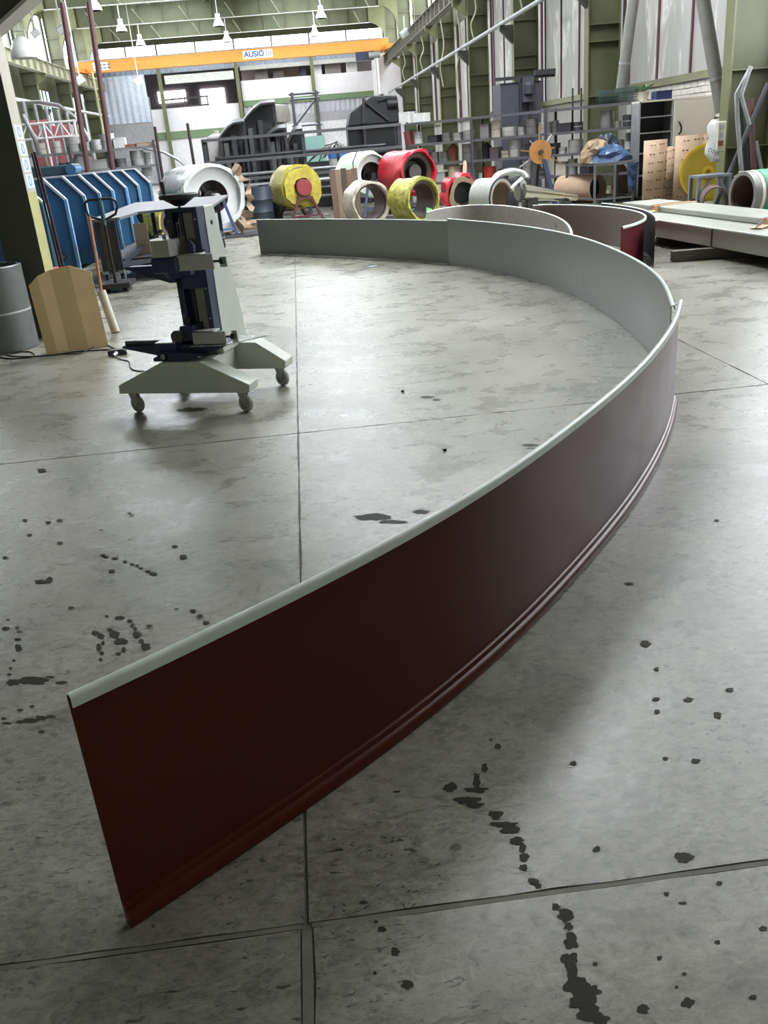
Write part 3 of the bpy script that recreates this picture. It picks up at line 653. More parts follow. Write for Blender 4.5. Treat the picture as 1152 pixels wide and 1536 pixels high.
# navy slide frame
fr = MM()
fr.bx(-.05, -.005, -.14, -.02, .42, 1.30); fr.bx(.14, .178, -.14, -.02, .42, 1.30); fr.bx(-.05, .178, -.05, -.02, .42, 1.30); fr.bx(-.05, .178, -.14, -.02, 1.29, 1.315)
fr.bx(-.05, .178, -.14, -.12, .80, .97)
fr.build('slide_frame', nav, mach, bevel=.003)
MM().bx(.045, .135, -.075, -.05, .44, 1.28).build('slide_plate', mat('olive_brass_plate', (140, 140, 120), .4, .1), mach)
MM().bx(-.002, .006, -.10, -.09, .97, 1.22).bx(.018, .026, -.10, -.09, .97, 1.25).bx(.018, -.002, -.10, -.09, 1.215, 1.225).build('guide_bar', galv, mach)
MM().cyl(G(.035, -.085, .45), G(.035, -.085, 1.33), .010, n=10).build('lead_screw', dark, mach, smooth=True)
for (u, z) in ((-.028, 1.24), (.16, 1.24), (.16, .60), (.16, 1.0), (-.028, .62), (.16, .80)): MM().cyl(G(u, -.142, z), G(u, -.147, z), .006, n=8).build('bolt', galv, mach)
# handwheel
hw = MM(); hw.lathe([(.010, 1.325), (.03, 1.325), (.105, 1.372), (.125, 1.372), (.128, 1.392), (.118, 1.400), (.06, 1.400), (.02, 1.385)], G(.04, -.085, 0), 28); hw = hw.build('handwheel', blk2, mach, smooth=True)
MM().cyl(G(-.055, -.085, 1.395), G(-.062, -.085, 1.478), .013, .015, 12).build('handle', black, hw, smooth=True)
# upper carriage: gear box and navy head
MM().pr([(-.05, .90), (.12, .90), (.12, 1.03), (-.05, 1.03)], -.24, -.05).build('carriage', nav, mach, bevel=.004)
gb = MM().prism([(-.16, -.20), (-.10, -.30), (.02, -.30), (.05, -.24), (.05, -.10), (-.16, -.10)], G(0, 0, 1.03), U, V, Z3*.105).build('gear_box', mat('box_grey', (172, 174, 162), .42), mach, bevel=.003)
MM().cyl(G(-.05, -.20, 1.135), G(-.05, -.20, 1.165), .013, n=10).build('stud', galv, gb); MM().cyl(G(0, -.18, 1.135), G(0, -.18, 1.19), .009, n=8).build('screw', black, gb); MM().cyl(G(0, -.18, 1.17), G(0, -.18, 1.195), .022, n=12).build('knob', black, gb)
MM().bx(-.135, .06, -.29, -.12, .925, 1.03).build('upper_head', nav, mach, bevel=.02)
MM().cyl(G(-.02, -.2, .925), G(-.02, -.2, .885), .07, .05, 16).build('spindle', nav, mach, smooth=True)
cp = MM().bx(.045, .30, -.27, -.245, .935, 1.035).bx(.045, .20, -.27, -.15, 1.025, 1.035).build('clamp_plate', mplate, mach, bevel=.002, label='grey steel clamp plate on the upper head')
MM().cyl(G(.30, -.257, .985), G(.36, -.257, .985), .008, n=8).build('screw', dark, cp); MM().cyl(G(.345, -.257, .985), G(.372, -.257, .985), .020, n=12).build('knob', black, cp); MM().bx(.335, .385, -.245, -.225, .945, 1.01).build('tab', mg, cp)
MM().pr([(.10, .99), (.145, .99), (.145, 1.09), (.12, 1.12), (.10, 1.12)], -.20, -.14).build('latch_block', nav, mach); MM().bar(G(.14, -.17, 1.04), G(.215, -.17, 1.05), .008).build('latch_lever', black, mach)
# left tool rest arm pointing left behind the head
MM().prism([(-.13, .0), (-.13, -.12), (-.17, -.12), (-.47, -.02), (-.47, 0)], G(0, 0, .945), U, Z3, V*.07).build('rest_arm', nav, mach)
MM().bx(-.13, -.04, .06, .12, .72, .90).build('side_box', mg, mach, bevel=.003)
MM().prism([(-.10, .85), (-.05, .85), (-.08, .74)], G(0, .045, 0), U, Z3, V*.012).build('side_lever', black, mach)
# lower carriage
MM().bx(-.03, .07, -.24, -.06, .47, .57).build('lower_head', nav, mach, bevel=.004)
MM().cyl(G(-.045, -.27, .505), G(-.045, -.12, .505), .045, n=20).build('roller', mat('dark_roller', (96, 98, 96), .35, .5), mach, smooth=True)
MM().cyl(G(.0, -.15, .57), G(.0, -.15, .615), .02, n=12).build('adjuster', black, mach, smooth=True)
cp = MM().bx(.07, .31, -.27, -.245, .452, .535).bx(.07, .22, -.27, -.15, .525, .535).build('clamp_plate', mplate, mach, bevel=.002, label='grey steel clamp plate on the lower head')
MM().cyl(G(.31, -.257, .497), G(.36, -.257, .497), .008, n=8).build('screw', dark, cp); MM().cyl(G(.345, -.257, .497), G(.375, -.257, .497), .020, n=12).build('knob', black, cp); MM().bx(.345, .385, -.245, -.225, .455, .535).build('tab', mg, cp)
# table, rails and yoke
MM().pr([(-.475, .435), (-.475, .452), (.30, .452), (.30, .435), (.12, .372), (-.18, .372)], -.26, -.08).build('table_body', nav, mach, bevel=.003)
MM().bx(-.46, -.16, -.24, -.12, .452, .463).bx(-.46, -.16, -.24, -.225, .452, .482).build('rail', mat('rail_steel', (92, 96, 100), .35, .5), mach)
for u in (-.42, -.27): MM().cyl(G(u, -.18, .463), G(u, -.18, .475), .008, n=8).build('bolt', black, mach)
MM().prism([(.05, -.29), (.30, -.27), (.50, .0), (.20, .02)], G(0, 0, .440), U, V, Z3*.006).build('side_table', mat('bright_plate', (190, 194, 192), .28, .4), mach)
MM().bx(-.19, -.04, -.32, -.10, .375, .475).build('yoke', nav, mach, bevel=.004)
MM().bx(-.185, -.045, -.33, -.10, .475, .482).build('yoke_plate', mplate, mach)
MM().pr([(-.20, .362), (-.20, .385), (-.12, .42), (.02, .42), (.16, .40), (.06, .362)], -.36, -.20).build('saddle', nav, mach, bevel=.003)
MM().cyl(G(-.12, -.362, .395), G(-.12, -.372, .395), .018, n=16).build('pivot_bolt', galv, mach); MM().bx(-.16, -.08, -.36, -.345, .362, .43).build('lug', nav, mach, bevel=.01)
# foot pedal switch with its cable
p = fl(177, 532); q = fl(247, 567)
t = thing('power_strip', 'black socket block with a grey plug on the floor left of the wheeled machine', 'power strip', tuple(p))
MB().box(p+Vector((0, 0, .025)), (.17, .075, .05), .1).build('body', black, t, bevel=.01); MB().cyl(p+Vector((-.0, -.05, .025)), p+Vector((-.02, -.10, .012)), .02, .015).build('plug', galv, t)
MB().box(p+Vector((.075, .0, .035)), (.03, .06, .03), .1).build('socket_face', white, t)
cb = MB(); pts = [p+Vector((-.02, -.1, .01)), fl(181, 539, .006), fl(193, 542, .006), fl(196, 552, .006), fl(205, 556, .006), fl(218, 557, .006), fl(224, 562, .006)]
cb.tube(spline([tuple(x) for x in pts], 6), .005, 6); tag(cb.build('power_cable', black, smooth=True), 'thin black cable from the socket block to the wheeled machine', 'cable')
cb = MB(); pts = [fl(0, 536, .006), fl(20, 538, .006), fl(50, 535, .006), fl(46, 528, .006), fl(30, 528, .006), fl(10, 532, .006), fl(30, 535, .006), fl(75, 533, .006), fl(110, 528, .006), fl(135, 526, .006), fl(168, 524, .006)]
cb.tube(spline([tuple(x) for x in pts], 6), .006, 6); tag(cb.build('power_cable', black, smooth=True), 'black looped cable lying in front of the cardboard sheet', 'cable')
cb = MB(); pts = [fl(85, 531, .006), fl(120, 530, .006), fl(140, 521, .006), fl(160, 518, .006), fl(172, 523, .006)]
cb.tube(spline([tuple(x) for x in pts], 6), .005, 6); tag(cb.build('power_cable', blk2, smooth=True), 'second dark cable curving from the cardboard to the socket block', 'cable')

# ================================================================ NEAR LEFT COLUMN AND WHAT LEANS ON IT
t = thing('portal_column', 'massive dark green steel column at the left edge with stickers on its pale flange', 'column', (-3.0, 9.6, 0))
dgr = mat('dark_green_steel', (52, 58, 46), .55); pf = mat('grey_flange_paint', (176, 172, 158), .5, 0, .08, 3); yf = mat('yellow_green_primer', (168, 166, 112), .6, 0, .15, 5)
x0 = -2.65
MB().bb(x0-.36, x0-.02, 9.55, 9.57, 0, 2.85).build('web', dgr, t)
MB().bb(x0-.36, x0-.34, 9.42, 9.72, 0, 2.85).build('flange', dgr, t)
MB().bb(x0-.02, x0, 9.42, 9.72, 0, 2.85).build('flange', dgr, t)
MB().bb(x0-.36, x0, 9.40, 9.42, 0, 2.85).build('face_plate', dgr, t)
# the flange side, pale paint above and primer below
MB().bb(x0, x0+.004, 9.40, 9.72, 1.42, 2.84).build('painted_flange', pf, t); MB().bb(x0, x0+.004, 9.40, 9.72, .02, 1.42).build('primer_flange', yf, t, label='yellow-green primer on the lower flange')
stw = mat('sticker_white', (205, 215, 225), .4); stb = mat('sticker_blue', (120, 150, 190), .4)
for z in (1.46, 1.61, 1.76, 1.91):
    s = MB().bb(x0+.004, x0+.0055, 9.45, 9.70, z, z+.13).build('sticker', stw, t)
    MB().ring((x0+.0055, 9.575, z+.065), (x0+.007, 9.575, z+.065), .05, .034, 18).build('blue_ring', stb, s)
# knee of the frame rising to the right
MB().bar((x0-.03, 9.56, 2.81), (x0+4.2, 9.56, 2.81+4.23*.62), .33, .03, up=(-.62, 0, 1)).build('knee_flange', pf, t)
MB().prism([(-.36, 2.85), (0, 2.85), (4.2, 2.85+4.2*.62), (4.2, 7.4), (-.36, 7.4)], (x0, 9.44, 0), (1, 0, 0), (0, 0, 1), (0, .03, 0)).build('knee_plate', dgr, t)
MB().bb(x0-6.0, x0, 9.42, 9.72, 2.95, 7.4).build('header_beam', dgr, t)
# leaning cardboard sheet
sh = thing('cardboard_sheet', 'large creased brown cardboard sheet leaning against the dark column', 'cardboard', (-2.3, 8.6, 0))
bl_ = [fl(70, 530), fl(86, 528), fl(103, 524), fl(132, 522), fl(163, 519)]
bl_ = [bl_[0].lerp(bl_[4], f) for f in (0, .17, .36, .68, 1)]
hz = [.70, .80, .80, .82, .74]; lean = [.06, .06, .06, .06, .06]
tp = [Vector((p.x-.04, p.y+l_, h)) for p, h, l_ in zip(bl_, (.63, .71, .75, .775, .70), lean)]
off_ = [.0, -.008, .006, -.006, .0]
cm = MB()
for i in range(4):
    a, b, c, d = bl_[i]+Vector((0, off_[i], 0)), bl_[i+1]+Vector((0, off_[i+1], 0)), tp[i+1]+Vector((0, off_[i+1], 0)), tp[i]+Vector((0, off_[i], 0))
    bk = Vector((0, .006, 0)); MB().add([a, b, c, d, a+bk, b+bk, c+bk, d+bk], [(0, 1, 2, 3), (7, 6, 5, 4), (0, 4, 5, 1), (1, 5, 6, 2), (2, 6, 7, 3), (3, 7, 4, 0)]).build('fold', mat('cardboard_big', (226, 198, 150), .85, 0, .06, 3, .05), sh)
p = fl(157, 503); tag(MB().ring(p+Vector((.09, .12, 0)), p+Vector((.01, .2, .42)), .045, .04, 18).build('plastic_tube', mat('ivory_plastic', (205, 198, 178), .45), smooth=True), 'ivory plastic tube standing behind the cardboard sheet', 'tube')
p = Vector((-3.10, 9.0, 0))
t = thing('steel_drum', 'tall grey metal cylinder with one seam cut by the left edge', 'drum', tuple(p))
MB().lathe([(.33, 0), (.34, .01), (.34, .79), (.33, .80), (.30, .80), (.30, .02), (.0, .02)], p, 36).build('shell', mat('drum_grey', (94, 100, 99), .45, .2), t, smooth=True); MB().lathe([(.341, .36), (.344, .37), (.341, .38)], p, 36).build('seam', mat('seam_grey', (160, 165, 165), .4), t)
# tall thin pole and broom stick
pole = mat('dark_red_pole', (58, 34, 36), .5)
o = MB().tube([at(96, 400, 10.6)+Vector((0, 0, -.25)), at(52, 228, 10.6)], .018, 8).build('leaning_pole', pole, smooth=True); tag(o, 'thin dark red pole leaning beside the dark column', 'pole')
o = MB().tube([(at(92, 400, 10.7).x, 10.7, 0), at(48, 230, 10.7)], .013, 8).build('leaning_pole', black, smooth=True); tag(o, 'thin black rod leaning left of the dark red pole', 'rod')
pp = at(142, 400, 12.2); o = MB().tube([(pp.x+.02, 12.2, .0), at(134, 325, 12.2)], .02, 8).build('broom_stick', mat('copper_stick', (188, 128, 84), .45), smooth=True); tag(o, 'copper coloured stick standing behind the cardboard sheet', 'stick')
p = at(82, 395, 11.3); t = thing('paint_bucket', 'white paint bucket with a red lid behind the cardboard sheet', 'bucket', (p.x, 11.3, 0))
MB().lathe([(.13, 0), (.15, .42), (.15, .43)], (p.x, 11.3, 0), 20).build('bucket_body', white, t, smooth=True); MB().lathe([(.155, .43), (.155, .50), (.1, .51)], (p.x, 11.3, 0), 20).build('lid', mat('lid_red', (190, 40, 50), .4), t)
# two tall red brown poles in front of the left bays
for k, (a, b) in enumerate((((93, 5), (127, 225)), ((133, 3), (165, 225)))):
    A = at(*a, 22.4); B = at(*b, 22.4)
    d = (A-B); B0 = B - d*(B.z/d.z); o = MB().tube([B0, A], .062, 12).build('standing_tube', purp, smooth=True); tag(o, '%s of the two tall red-brown tubes standing upright behind the blue machine' % ('left' if k == 0 else 'right'), 'tube')
for k, (a, b) in enumerate((((232, 190), (245, 272)), ((281, 185), (290, 240)))):
    A = at(*a, 22.6); B = at(*b, 22.6); d = A-B; B0 = B-d*(B.z/d.z)
    o = MB().tube([B0, A], .035, 8).build('standing_tube', pole, smooth=True); tag(o, 'thin dark red upright tube %s' % ('beside the left rack end' if k == 0 else 'behind the foil wrapped coil'), 'tube')

# ================================================================ BLUE MACHINE WITH ROW OF PLATES
blue = mat('machine_blue', (72, 120, 162), .42, 0, .1, 3); bluel = mat('lit_plate_edge_blue', (140, 188, 226), .4); wedge = mat('lit_plate_edge_white', (226, 232, 240), .4)  # pale edge colours paint in the light falling on the plate edges
bm_ = thing('folding_machine', 'long blue machine with a row of chamfered plates behind the dark column', 'machine', (-3.9, 17.5, 0))
plates = [(-3.60, 13.4), (-3.56, 14.5), (-3.50, 15.5), (-3.44, 16.4), (-3.40, 17.4), (-3.36, 18.6), (-3.32, 19.8), (-3.28, 21.2)]
for x, y in plates:
    w = .26; poly = [(x, 0.12), (x, 1.19), (x-w, 1.49), (x-1.0, 1.50), (x-1.0, .12)]
    f = MB().prism([(a-x, b) for a, b in poly], (x, y, 0), (1, 0, 0), (0, 0, 1), (0, .02, 0)).build('side_plate', blue, bm_)
    MB().bb(x-.002, x+.042, y-.035, y+.035, .12, 1.19).build('front_edge', bluel, f, label='edge strip with light painted in as pale blue')
    MB().bar((x+.016, y, 1.185), (x-w, y, 1.50), .075, .034, up=(1, 0, 1)).build('sloping_edge', wedge, f, label='sloping edge strip with light painted in as white')
    MB().bb(x-1.0, x-w, y-.03, y+.03, 1.49, 1.515).build('top_edge', wedge, f, label='top edge strip with light painted in as white')
MB().bb(-4.6, -3.95, 13.2, 21.6, .2, .9).build('bed', mat('navy_bed', (36, 62, 96), .5), bm_)
MB().bb(-4.45, -3.8, 13.3, 21.4, .08, .3).build('plinth', dark, bm_)
MB().cyl((-3.75, 13.3, .35), (-3.75, 21.4, .35), .05, n=10).build('shaft', dark, bm_)
for y in (13.4, 21.2): MB().bb(-4.5, -3.9, y, y+.1, 0, .2).build('foot', dark, bm_)
p = at(95, 260, 17); 
MB().bb(p.x-.75, p.x+.3, 16.7, 17.1, 1.515, 1.68).build('drive_housing', mat('teal_grey', (70, 92, 104), .5), bm_, bevel=.02)
MB().cyl((p.x+.22, 16.65, 1.60), (p.x+.22, 17.15, 1.60), .09, n=16).build('drive_roller', blue, bm_, smooth=True)

# ================================================================ WHEELED TABLE WITH SHEET TOP
t = thing('trolley_table', 'dark wheeled trolley table topped with pale sheet metal behind the machine', 'table', (-2.4, 15.3, 0))
nvt = mat('trolley_navy', (40, 46, 58), .5); top = mat('sheet_top', (108, 110, 114), .5, .2, .12, 3, stretch=(1, 3, 1))
MB().prism([(-2.92, 13.0), (-2.50, 13.0), (-2.43, 14.1), (-1.96, 14.2), (-1.93, 13.9), (-1.30, 13.9), (-1.30, 17.5), (-3.05, 17.6)], (0, 0, .90), (1, 0, 0), (0, 1, 0), (0, 0, .035)).build('table_top', top, t)
for (x, y) in ((-2.85, 13.1), (-2.62, 13.1), (-2.95, 17.4), (-1.5, 17.3), (-1.5, 14.1), (-2.4, 15.3)):
    MB().bb(x-.03, x+.03, y-.03, y+.03, .22, .90).build('leg', nvt, t)
    c = MB().bb(x-.04, x+.04, y-.04, y+.04, .18, .22).bb(x-.03, x-.02, y-.01, y+.06, .08, .18).bb(x+.02, x+.03, y-.01, y+.06, .08, .18).build('caster', galv, t)
    MB().lathe([(.03, -.018), (.09, -.018), (.095, 0), (.09, .018), (.03, .018)], (x, y+.03, .095), 18, (1, .25, 0)).build('wheel', blk2, c, smooth=True)
MB().bar((-2.85, 13.1, .28), (-2.95, 17.4, .28), .05).build('rail', nvt, t); MB().bar((-2.62, 13.1, .28), (-1.5, 14.1, .28), .05).build('rail', nvt, t)
MB().bar((-1.5, 14.1, .28), (-1.5, 17.3, .28), .05).build('rail', nvt, t); MB().bar((-2.62, 13.1, .28), (-2.2, 14.6, .60), .04).build('brace', nvt, t); MB().bar((-2.45, 14.2, .88), (-2.30, 14.5, .35), .04).build('brace', nvt, t)
MB().bb(-2.95, -1.5, 13.5, 17.3, .30, .33).build('lower_shelf', dark, t)
MB().bb(-2.84, -2.66, 13.12, 13.16, .24, .88).build('back_panel', mat('brown_board', (96, 88, 74), .7), t)
MB().bb(-2.50, -2.30, 13.9, 13.93, .34, .78).build('back_panel', mat('tan_board', (140, 130, 108), .7), t)
for k, (a, b, w, c) in enumerate((((150, 409), (246, 385), .10, (168, 158, 130)), ((190, 408), (260, 392), .14, (150, 110, 84)), ((205, 390), (250, 378), .16, (214, 200, 178)))):
    A, B = fl(*a, z=.03+.0), fl(*b, z=.03); A.z = B.z = .03+.045*k if k else .03
    tag(MB().bar(A, B, w, .03, up=(0, 0, 1)).build('wooden_board', mat('board_%d' % k, c, .75, 0, .15, 6, stretch=(1, 8, 8))), ['long pale wooden board on the floor under the trolley table', 'reddish board lying across the pale board under the trolley', 'light offcut board topmost under the trolley table'][k], 'board')
# hand truck handle
t = thing('hand_truck', 'dark hand truck with looped handle standing in front of the blue plates', 'hand truck', (-3.0, 12.5, 0))
c = at(152, 312, 12.5); hl = [c+Vector(v) for v in ((-.18, 0, -.09), (-.21, 0, .0), (-.20, 0, .08), (-.15, 0, .11), (.15, 0, .11), (.20, 0, .07), (.21, 0, 0), (.17, 0, -.09), (0, 0, -.16))]
MB().tube(hl, .017, 8, True).build('handle', black, t, smooth=True); MB().tube([c+Vector((0, 0, .11)), c+Vector((.0, 0, -.22))], .028, 10).build('mast_head', mat('teal_mast', (60, 96, 100), .5), t, smooth=True); MB().tube([c+Vector((.0, 0, -.22)), (c.x, 12.5, .12)], .022, 10).build('mast', black, t, smooth=True)
MB().bb(c.x-.2, c.x+.2, 12.4, 12.9, .06, .12).build('fork', dark, t)
for sx in (-.12, .12): MB().cyl((c.x+sx-.03, 12.5, .06), (c.x+sx+.03, 12.5, .06), .06).build('wheel', black, t)
# ================================================================ PACKED WHITE PROFILES ON THE RIGHT
prof_m = mat('profile_grey_white', (152, 155, 144), .3, 0, .05, 2); kraft = mat('kraft_wrap', (204, 168, 128), .8, 0, .1, 8, .1); strap = mat('dark_strap', (72, 48, 44), .5)
bd = Vector((.075, -1, 0)).normalized(); bn = Vector((1, .075, 0)).normalized()
def bundle(name, label, p0, ln, w, z0, z1, n, grp):
    t = thing(name, label, 'metal profiles', (p0[0], p0[1], z0), grp)
    P0 = Vector((p0[0], p0[1], 0)); q = w/n
    for k in range(n):
        s = P0 + bn*(q*(k+.5)); a = s.copy(); b = s + bd*ln; zc = (z0+z1)/2
        MB().bar((a.x, a.y, zc), (b.x, b.y, zc), q-.006, z1-z0-.004*(k % 2), up=(0, 0, 1)).build('channel_profile', prof_m, t, bevel=.012)
    return t, P0
t, P0 = bundle('profile_bundle', 'lower wide bundle of grey-white channel profiles lying on timber, front face toward the arc', (4.72, 12.95), 6.0, 1.25, .13, .36, 4, 'packed profiles on the right')
# protruding lip along the near upper edge
a = P0 - bn*.012; b = a + bd*6.0
MB().bar((a.x, a.y, .352), (b.x, b.y, .352), .03, .016, up=(0, 0, 1)).build('edge_lip', lipm, t)
def band(pd, w0, w1, z, wd, bow, par, m, name='strap', off=0):
    a = P0 + bd*pd + bn*w0; b = P0 + bd*pd + bn*w1
    return MB().bar((a.x, a.y, z), (b.x, b.y, z), wd, .006, up=(0, 0, 1)).build(name, m, par)
for pd in (2.45,):
    a = P0+bd*pd-bn*.004; MB().bar((a.x, a.y, .13), (a.x, a.y, .36), .016, .005, up=tuple(bn)).build('strap', strap, t)
t2, P1 = bundle('profile_bundle', 'upper narrower bundle of grey-white profiles with cardboard wraps and dark straps', (5.12, 14.2), 7.2, .62, .362, .435, 2, 'packed profiles on the right')
for k, pd in enumerate((1.15, 4.05)):
    a = P1 + bd*pd - bn*.02; b = P1 + bd*(pd-.15) + bn*.64
    w = MB().bar((a.x, a.y, .440), (b.x, b.y, .440), .24, .008, up=(0, 0, 1)).build('cardboard_wrap', kraft, t2)
    MB().bar((a.x, a.y, .37), (a.x, a.y, .442), .24, .01, up=tuple(bn)).build('wrap_fold', kraft, w)
    c = a - bn*.28 + bd*.22
    MB().bar((a.x, a.y, .374), (c.x, c.y, .374), .13, .008, up=(0, 0, 1)).build('wrap_tail', kraft, w)
    for s in (-.06, .07):
        a2, b2 = a+bd*s, b+bd*s; MB().bar((a2.x, a2.y, .448), (b2.x, b2.y, .448), .014, .006, up=(0, 0, 1)).build('strap', strap, t2)
        MB().bar((a2.x, a2.y, .448), (c.x, c.y, .382), .012, .006).build('strap', strap, t2)
for k, y in enumerate((10.3, 12.3, 8.0)):
    x0_ = 4.42 if k == 0 else 4.95
    o = MB().bar((x0_, y+.22*(k == 0), .065), (6.2, y, .065), .12, .126, up=(0, 0, 1)).build('timber_bearer', mat('dark_timber', (92, 88, 78), .75, 0, .15, 6, stretch=(1, 8, 8)), bevel=.006)
    tag(o, ['dark square timber sticking out from under the white bundles', 'far timber under the white profile bundles', 'near timber under the white bundles, close to the right edge'][k], 'timber')

# ================================================================ COILS
wrapm = {'white': mat('white_film', (214, 216, 214), .3, 0, .1, 5, .35), 'grey': mat('clear_grey_film', (176, 178, 180), .25, 0, .12, 6, .3), 'yellow': mat('yellow_film', (196, 184, 70), .35, 0, .22, 8, .45, col2=(150, 136, 52)),
 'mint': mat('pale_green_film', (198, 216, 200), .35, 0, .08, 5, .35), 'red': mat('red_film', (206, 40, 60), .35, 0, .15, 6, .4), 'cream': mat('cream_film', (212, 206, 192), .4, 0, .15, 7, .4, col2=(150, 140, 120)), 'yg': mat('yellow_olive_film', (198, 190, 84), .4, 0, .25, 9, .4, col2=(110, 112, 60))}
core = mat('coil_core_brown', (86, 70, 62), .6); cface = mat('coil_face_white', (212, 214, 212), .4, 0, .06, 3); steelf = mat('steel_coil_face', (182, 182, 176), .35, .3, .1, 10)
def coil(name, label, c, d, ro, ri, ln, wm, fm_, wob=.06, seed=1, face=.07, grp=None):
    """c = centre of the end that faces the camera, d = axis direction away from it"""
    c = Vector(c); d = Vector(d).normalized(); t = thing(name, label, 'coil', (c.x, c.y, 0), grp)
    MB().ring(c+d*.02, c+d*ln, ro-.02, ri, 36).build('sheet_coil', fm_, t, smooth=True)
    MB().ring(c-d*.02, c+d*(ln+.03), ro+.02, ro-.035, 40, wob, seed, 7).build('wrapping', wm, t, smooth=True)
    MB().ring(c+d*.03, c+d*(ln-.02), ri+.004, ri-.012, 30).build('core_tube', core, t, smooth=True)
    return t, c, d
# big film wrapped coil on blue A stand
c0 = at(320, 295, 19.6); d0 = at(284, 291, 21.2)-c0; d0.z = 0
t, c, d = coil('wrapped_coil', 'large coil in clear and white film with torn brown paper, beside the wheeled machine handwheel', c0, d0, .62, .33, 1.9, wrapm['grey'], cface, .05, 3)
MB().ring(c-d*.05, c+d*.35, .68, .60, 40, .10, 5, 4).build('white_film_end', wrapm['white'], t, smooth=True)
MB().ring(c-d*.09, c+d*.02, .66, .59, 34, .09, 8, 2).build('torn_wrap_edge', wrapm['white'], t, smooth=True)
# torn brown paper hanging on the right
pm = MB(); R_ = Vector((d.y, -d.x, 0)); n = 24; q = []
for i in range(n+1):
    a = .85 - 2.6*i/n
    for r in (.66, .80):
        rr = r + .20*noise.noise(Vector((i*1.7, r*7, 2)))+.04; q.append(c - d*(.10+.06*sin(i*1.7)) + R_*cos(a)*rr + Z3*max(sin(a)*rr, -c.z+.05))
pm.add(q, [(2*i, 2*i+1, 2*i+3, 2*i+2) for i in range(n)])
o = pm.build('torn_paper', mat('brown_paper', (152, 130, 104), .7, 0, .15, 6, .3), t); md = o.modifiers.new('thick', 'SOLIDIFY'); md.thickness = .012
# wrapped text band: the film's green lettering follows the print on it
def film_text(body, pos, dirx, up, size, m, parent):
    cu = bpy.data.curves.new('lettering', 'FONT'); cu.body = body; cu.size = size; cu.extrude = .001
    o = bpy.data.objects.new('tmp', cu); C.objects.link(o); dg = bpy.context.evaluated_depsgraph_get()
    me = bpy.data.meshes.new_from_object(o.evaluated_get(dg)); bpy.data.objects.remove(o)
    l = bpy.data.objects.new('lettering', me); C.objects.link(l); me.materials.append(m)
    dirx = Vector(dirx).normalized(); nrm = dirx.cross(Vector(up)).normalized(); up = nrm.cross(dirx)
    off = Vector((0, 0, 0)); p = parent
    while p is not None: off += p.location; p = p.parent
    l.parent = parent; l.matrix_basis = Matrix.Translation(Vector(pos)-off) @ Matrix((dirx, up, nrm)).transposed().to_4x4()
    return l
inkg = mat('green_ink', (60, 110, 96), .5)
side = (-R_ if R_.x > 0 else R_); camside = Vector((0, -1, 0)) - d*Vector((0, -1, 0)).dot(d); camside.normalize()
for (ang, along, txt) in ((.12, .30, 'ezcairy'), (.75, .25, 'ezcairy'), (.12, 1.25, 'ezcairy'), (.75, 1.2, 'ezcairy')):
    nrm = camside*cos(ang)+Z3*sin(ang); up = (-camside*sin(ang)+Z3*cos(ang)); pos = c + d*(along+.55) + nrm*.705
    film_text(txt, pos, -d, up, .17, inkg, t)
# dark hub with arms inside
hb = MB(); hb.cyl(c+d*.25, c+d*.5, .12, n=16)
for k in range(4): a = k*pi/2+.5; hb.bar(c+d*.3, c+d*.3+(R_*cos(a)+Z3*sin(a))*.33, .05)
hb.build('expanding_hub', dark, t); MB().cyl(c-d*.15+R_*.05, c+d*.3+R_*.05, .065, n=14).build('shaft', mat('pale_shaft', (190, 190, 180), .4, .3), t, smooth=True)
bst = mat('stand_blue', (84, 104, 150), .5)
def a_stand(name, label, c, d, w, m, top=.10, tw=.14, spread=.0, h=None, depth=.5):
    """A-frame with two legs per side carrying the shaft of a coil"""
    c = Vector(c); d = Vector(d).normalized(); R = Vector((d.y, -d.x, 0)); R = R if R.x > 0 else -R; h = h or c.z-.08
    t = thing(name, label, 'stand', (c.x, c.y, 0)); T = c.copy(); T.z = h
    for s in (-1, 1):
        f = Vector((c.x, c.y, 0)) + R*s*w; MB().bar(f + Z3*.0, T+R*s*tw, .06).build('leg', m, t)
        f2 = Vector((c.x, c.y, 0)) + R*s*w + d*depth
    a = Vector((c.x, c.y, 0)); k = .22
    MB().bar(T-R*(tw+.03), T+R*(tw+.03), .07).build('top_bar', m, t)
    wk = w+(tw-w)*k; MB().bar(a-R*wk+Z3*h*k, a+R*wk+Z3*h*k, .05).build('cross_bar', m, t)
    return t, T, R
t, T, R = a_stand('coil_stand', 'blue A-shaped steel stand carrying the big film wrapped coil', c-d*.16, d, .37, bst, h=c.z-.05)
MB().bar(Vector((c.x, c.y, .02))-d*.16+R*.37, Vector((c.x, c.y, .02))-d*.16-R*.37, .05).build('foot_bar', bst, t)
MB().bb(T.x-.07, T.x+.07, T.y-.05, T.y+.05, T.z, T.z+.06).build('saddle', bst, t)
# yellow wrapped coil on red-brown legs
c0 = at(452, 281, 22.4); t, c, d = coil('wrapped_coil', 'yellow film wrapped coil with a round red end on red-brown legs', c0, (-.35, 1, 0), .50, .24, 1.0, wrapm['yellow'], cface, .09, 11)
MB().ring(c-d*.12, c+d*.05, .47, .22, 30, .14, 17, 3).build('film_tuck', wrapm['yellow'], t, smooth=True)
MB().cyl(c-d*.24, c-d*.14, .19, n=24).build('end_disc', mat('dull_red_paint', (150, 62, 66), .5), t, smooth=True)
MB().cyl(c-d*.14, c+d*.8, .07, n=12).build('shaft', dark, t)
rst = mat('stand_red_brown', (98, 58, 60), .55)
tt, T, R = a_stand('coil_stand', 'red-brown steel stand under the yellow wrapped coil', c-d*.19, d, .42, rst, tw=.16, h=c.z-.24)
for s in (-1, 1): MB().bar(Vector((c.x, c.y, 0))+d*.9+R*s*.4, Vector((c.x, c.y, c.z-.3))+d*.75+R*s*.1, .06).build('leg', rst, tt)
c0 = at(256, 330, 19.0); c0.z = .42
